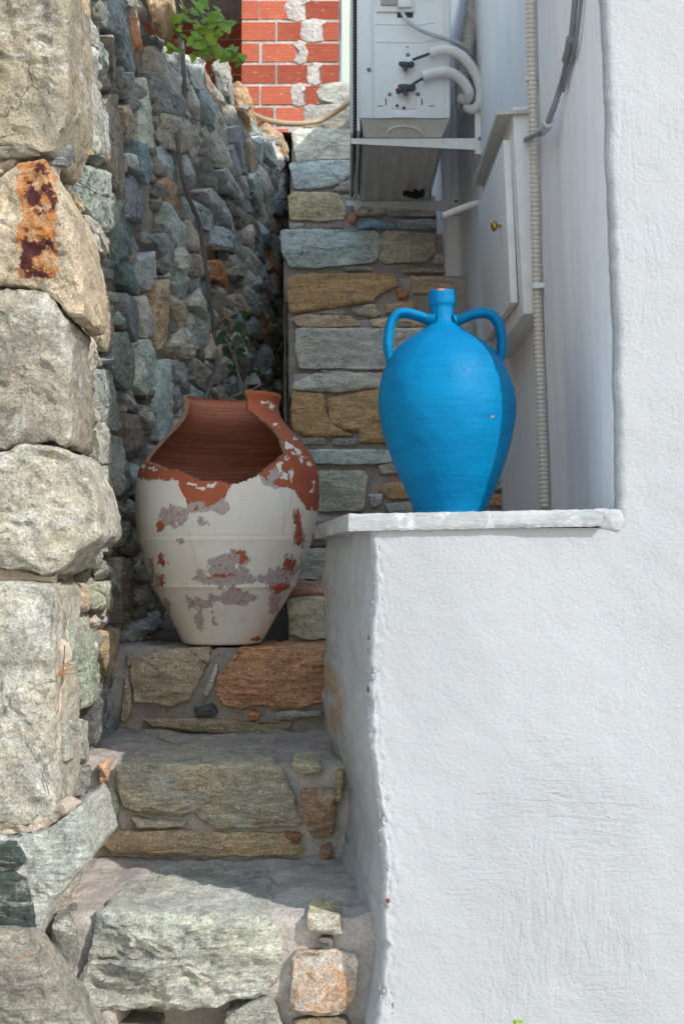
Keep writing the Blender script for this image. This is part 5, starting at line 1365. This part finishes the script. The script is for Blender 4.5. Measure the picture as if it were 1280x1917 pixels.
# ------------------------------------------------------------------ plants
def leaf_mesh(name, mat):
    # heart-shaped blade, folded a little along its rib
    o = [(0, 0), (.16, -.10), (.38, -.06), (.50, .14), (.46, .40), (.30, .68), (.12, .90), (0, 1.05)]
    vs = [Vector((x, y, .16 * x - .10 * (y - .3) ** 2)) for x, y in o] + [Vector((-x, y, .16 * x - .10 * (y - .3) ** 2)) for x, y in o[1:-1]] + [Vector((0, t, -.10 * (t - .3) ** 2 - .02)) for t in (.25, .5, .75)]
    fs = [(0, 1, 2, 14), (14, 2, 3), (14, 3, 4, 15), (15, 4, 5, 16), (16, 5, 6), (16, 6, 7)]
    fs += [(0, 14, 9, 8), (14, 10, 9), (14, 15, 11, 10), (15, 16, 12, 11), (16, 13, 12), (16, 7, 13)]
    me = bpy.data.meshes.new(name); me.from_pydata([tuple(v) for v in vs], [], fs); me.materials.append(mat)
    me.polygons.foreach_set('use_smooth', [True] * len(me.polygons)); me.update(); return me
LM, LD = leaf_mesh('leaf', M_LEAF), leaf_mesh('dark_leaf', M_DARKLEAF)
rl = random.Random(12)
def put_leaf(root, me, p, size, face=None):
    o = bpy.data.objects.new('leaf', me); COL.objects.link(o); o.parent = root; o.location = Vector(p) - wl(root)
    z = Vector((rl.gauss(.25, .5), -1 + rl.gauss(0, .35), rl.gauss(.75, .45))).normalized()
    y = Vector((rl.gauss(0, .8), rl.gauss(-.2, .4), rl.gauss(-.35, .6))); y = (y - z * y.dot(z)).normalized(); x = y.cross(z)
    o.rotation_euler = Matrix((x, y, z)).transposed().to_euler(); o.scale = (size,) * 3
    return o
YV = 3.50
root = thing('leafy_plant', at(320, 60, YV), 'fresh green heart-leaved climbing plant sprawling over the wall top', 'plant')
stems = [[(345,75),(330,58),(338,40),(345,20),(330,-20)], [(333,60),(363,55),(380,40),(372,20)], [(365,55),(395,40),(420,45),(430,52)], [(363,55),(370,75),(395,90),(420,98),(447,110)], [(330,60),(318,45),(312,20)], [(345,72),(352,85),(365,95)], [(390,45),(402,62),(408,72)]]
for s_ in stems:
    MB().tube(crom([at(x, y, YV + rl.uniform(-.03, .02)) for x, y in s_], 5), .0022, 6).build('twig', M_TWIG, root)
LP = [(317,16,30),(322,20,22),(370,18,36),(376,26,34),(388,32,28),(398,36,26),(407,38,24),(414,36,22),(421,44,24),(428,50,18),(394,50,24),(402,62,24),(404,70,20),(396,58,20),(312,50,30),(318,54,24),(370,66,22),(376,84,28),(382,90,26),(390,96,26),(397,100,24),(393,112,22),(406,88,26),(410,98,26),(424,92,28),(432,102,22),(445,110,34),(450,114,24),(436,100,20),(330,105,28),(325,80,22),(345,40,22),(352,48,20),(360,52,22),(342,56,18),(356,30,20),(385,60,18),(350,14,18),(334,34,20),(330,96,18),(365,62,18),(362,74,20),(380,50,22),(415,60,16),(410,50,20),(372,100,18),(400,108,16),(338,68,18),(384,12,20),(326,38,22)]
for x, y, s_ in LP:
    for n_ in range(2): put_leaf(root, LM, at(x + rl.uniform(-7, 7) * (1 + n_), y - s_ * .25 + rl.uniform(-5, 5) * (1 + n_), YV + rl.uniform(-.10, .05)), s_ * YV / F * rl.uniform(.55, 1.1))
vine = [(334,60),(340,75),(343,110),(345,150),(347,185),(343,215),(336,240),(333,262),(337,300),(345,345),(360,385),(374,420),(381,470),(388,520),(393,560),(399,600),(403,640),(404,690),(395,720),(383,748),(375,775)]
vp = []
for x, y in vine:
    Y, z = wall_hit(x, max(y, 30)); q = at(x, y, Y - .10); vp.append(q)
vp = crom(vp, 6)
vine_t = thing('bare_vine', vp[0], 'bare grey-brown vine stem hanging down the rubble wall', 'vine')
MB().tube(vp, [.0062 + .0014 * noise.noise(Vector((i * .35, 0, 0))) for i in range(len(vp))], 8).build('stem', M_TWIG, vine_t)
for s_ in ([(343,150),(352,168),(366,176)], [(347,215),(360,222),(382,228)], [(336,240),(325,225)], [(343,215),(365,232)], [(345,178),(330,200),(322,198)], [(352,130),(360,160),(372,172)]):
    MB().tube(crom([at(x, y, wall_hit(max(x, 330), max(y, 40))[0] - .10) for x, y in s_], 5), .0022, 6).build('twig', M_TWIG, vine_t)
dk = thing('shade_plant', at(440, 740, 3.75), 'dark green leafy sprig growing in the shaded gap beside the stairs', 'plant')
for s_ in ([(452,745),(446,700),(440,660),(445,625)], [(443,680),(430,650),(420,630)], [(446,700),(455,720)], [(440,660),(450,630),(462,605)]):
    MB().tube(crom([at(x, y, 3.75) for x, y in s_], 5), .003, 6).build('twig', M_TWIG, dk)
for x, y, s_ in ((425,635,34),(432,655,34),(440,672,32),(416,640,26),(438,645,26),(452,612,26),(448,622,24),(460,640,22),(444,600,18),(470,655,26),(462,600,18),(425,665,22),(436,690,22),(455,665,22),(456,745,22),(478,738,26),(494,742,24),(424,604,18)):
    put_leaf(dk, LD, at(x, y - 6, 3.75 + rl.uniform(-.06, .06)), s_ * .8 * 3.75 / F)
tw = thing('dry_twigs', at(420, 755, 3.5), 'dry pale twigs in the gap behind the broken pot', 'twigs')
for s_ in ([(420,760),(408,735),(411,690),(415,660)], [(420,758),(440,740),(475,728),(490,718)], [(425,760),(430,745),(452,738)], [(462,735),(460,712),(470,705)]):
    MB().tube(crom([at(x, y, 3.55) for x, y in s_], 5), .0026, 6).build('twig', M_TWIG, tw)
wd = thing('weed', at(965, 1917, 2.02), 'tiny green weed sprouting at the foot of the white wall', 'weed')
for i in range(7):
    put_leaf(wd, LM, at(961 + i * 2, 1914 + rl.uniform(-3, 6), 2.02), 7 * 2.02 / F)
MB().tube([Vector((at(965, 1917, 2.02).x, 2.03, 0)), at(965, 1915, 2.02)], .0015, 6).build('stalk', M_LEAF, wd)
rt = thing('root_fibres', at(118, 1245, 2.10), 'dry straw-coloured root fibres poking from the corner joint', 'roots')
for s_ in ([(110,1268),(118,1250),(128,1246),(138,1243)], [(112,1266),(122,1256),(134,1252)], [(114,1262),(120,1246),(130,1240)], [(116,1264),(124,1260),(132,1262)]):
    MB().tube(crom([at(x, y, 2.10) for x, y in s_], 4), .0011, 5).build('fibre', M_DRY, rt)

# ------------------------------------------------------------------ small things lying on the treads
def tread(px_, py_, i):
    """point of tread i (1-based) that shows at this pixel"""
    z = SZ[i - 1]; lo, hi = STEP[i - 1][0] - .05, STEP[i - 1][0] + 1
    for _ in range(40):
        m_ = (lo + hi) / 2
        if at(px_, py_, m_).z < z: lo = m_
        else: hi = m_
    return Vector((at(px_, py_, lo).x, lo, z))
rp = random.Random(8)
def pebble(p, w, h, col, name, lab, cat, mat=None, **kw):
    pts = [(w * math.cos(t) * rp.uniform(.75, 1.1), h * math.sin(t) * rp.uniform(.75, 1.1) + h * .8) for t in [i * math.pi / 4 for i in range(8)]]
    o = stone(None, pts, p + Vector((0, -w * .5, 0)), XA, ZA, Vector((0, -1, 0)), w * 1.3, col, res=max(w / 6, .001), bulge=w * .3, rough=w * .12, edge=w * .3, name=name, mat=mat, **kw)
    return tag(o, lab, cat)
pebble(tread(462, 1391, 2), .0085, .0055, (190,168,156), 'pebble', 'pinkish pebble at the back of the second step', 'pebble')
pebble(tread(566, 1385, 2), .008, .0055, (186,172,160), 'pebble', 'pale pebble at the back right corner of the second step', 'pebble')
pebble(tread(514, 1203, 3), .013, .0055, (170,156,132), 'pebble', 'flat tan pebble just right of the broken pot base', 'pebble')
pebble(tread(548, 1698, 1), .0125, .0042, (150,70,50), 'brick_chip', 'red brick chip on the first step near the white wall', 'brick chip', mat=M_REDCHIP)
pebble(tread(615, 1660, 1), .005, .004, (180,172,166), 'pebble', 'little grey pebble by the parapet on the first step', 'pebble')
pebble(tread(562, 1548, 2) + Vector((0, 0, 0)), .003, .002, (150,120,90), 'pebble', 'tiny brown pebble on the second step', 'pebble')
def dry_leaf(p, L, a, lab):
    vs = []; fs = []
    for i in range(7):
        t = i / 6; w = .30 * math.sin(math.pi * min(1, t * .92 + .06)); zc = .10 * math.sin(t * 3.2)
        for s in (-1, 0, 1): vs.append(p + Vector(((t - .5) * L * math.cos(a) - s * w * L * math.sin(a), (t - .5) * L * math.sin(a) + s * w * L * math.cos(a), .004 + zc * L + abs(s) * .10 * L)))
    fs = grid_faces(7, 3)
    return tag(mesh('dry_leaf', vs, fs, M_DRY, None, origin=p), lab, 'dry leaf')
dry_leaf(tread(206, 1616, 1), .035, .6, 'curled brown dry leaf at the back left of the first step')
dry_leaf(tread(588, 1630, 1), .040, -.3, 'brown dry leaf lying near the parapet on the first step')
gr = MB()
for i in range(700):
    if i < 360: x, y, s = rp.gauss(600, 30), rp.gauss(1640, 22), 1
    elif i < 480: x, y, s = rp.uniform(470, 560), rp.gauss(1690, 8), 1
    else: x, y, s = rp.uniform(240, 600), rp.gauss(1376, 9), 2
    if s == 1 and not 1606 < y < 1708: continue
    if s == 2 and not 1366 < y < 1420: continue
    p = tread(x, y, s); r = rp.uniform(.0008, .0032)
    v = [p + Vector((math.cos(t) * r * rp.uniform(.7, 1.2), math.sin(t) * r * rp.uniform(.7, 1.2), .0008)) for t in (0, 1.6, 3.1, 4.7)] + [p + Vector((0, 0, r * 1.3))]
    gr.add(v, [(0, 1, 4), (1, 2, 4), (2, 3, 4), (3, 0, 4)])
tag(gr.build('gravel', simple('grit', (.52, .46, .42), .9, var=.25, scale=200), None, smooth=False), kind='stuff')
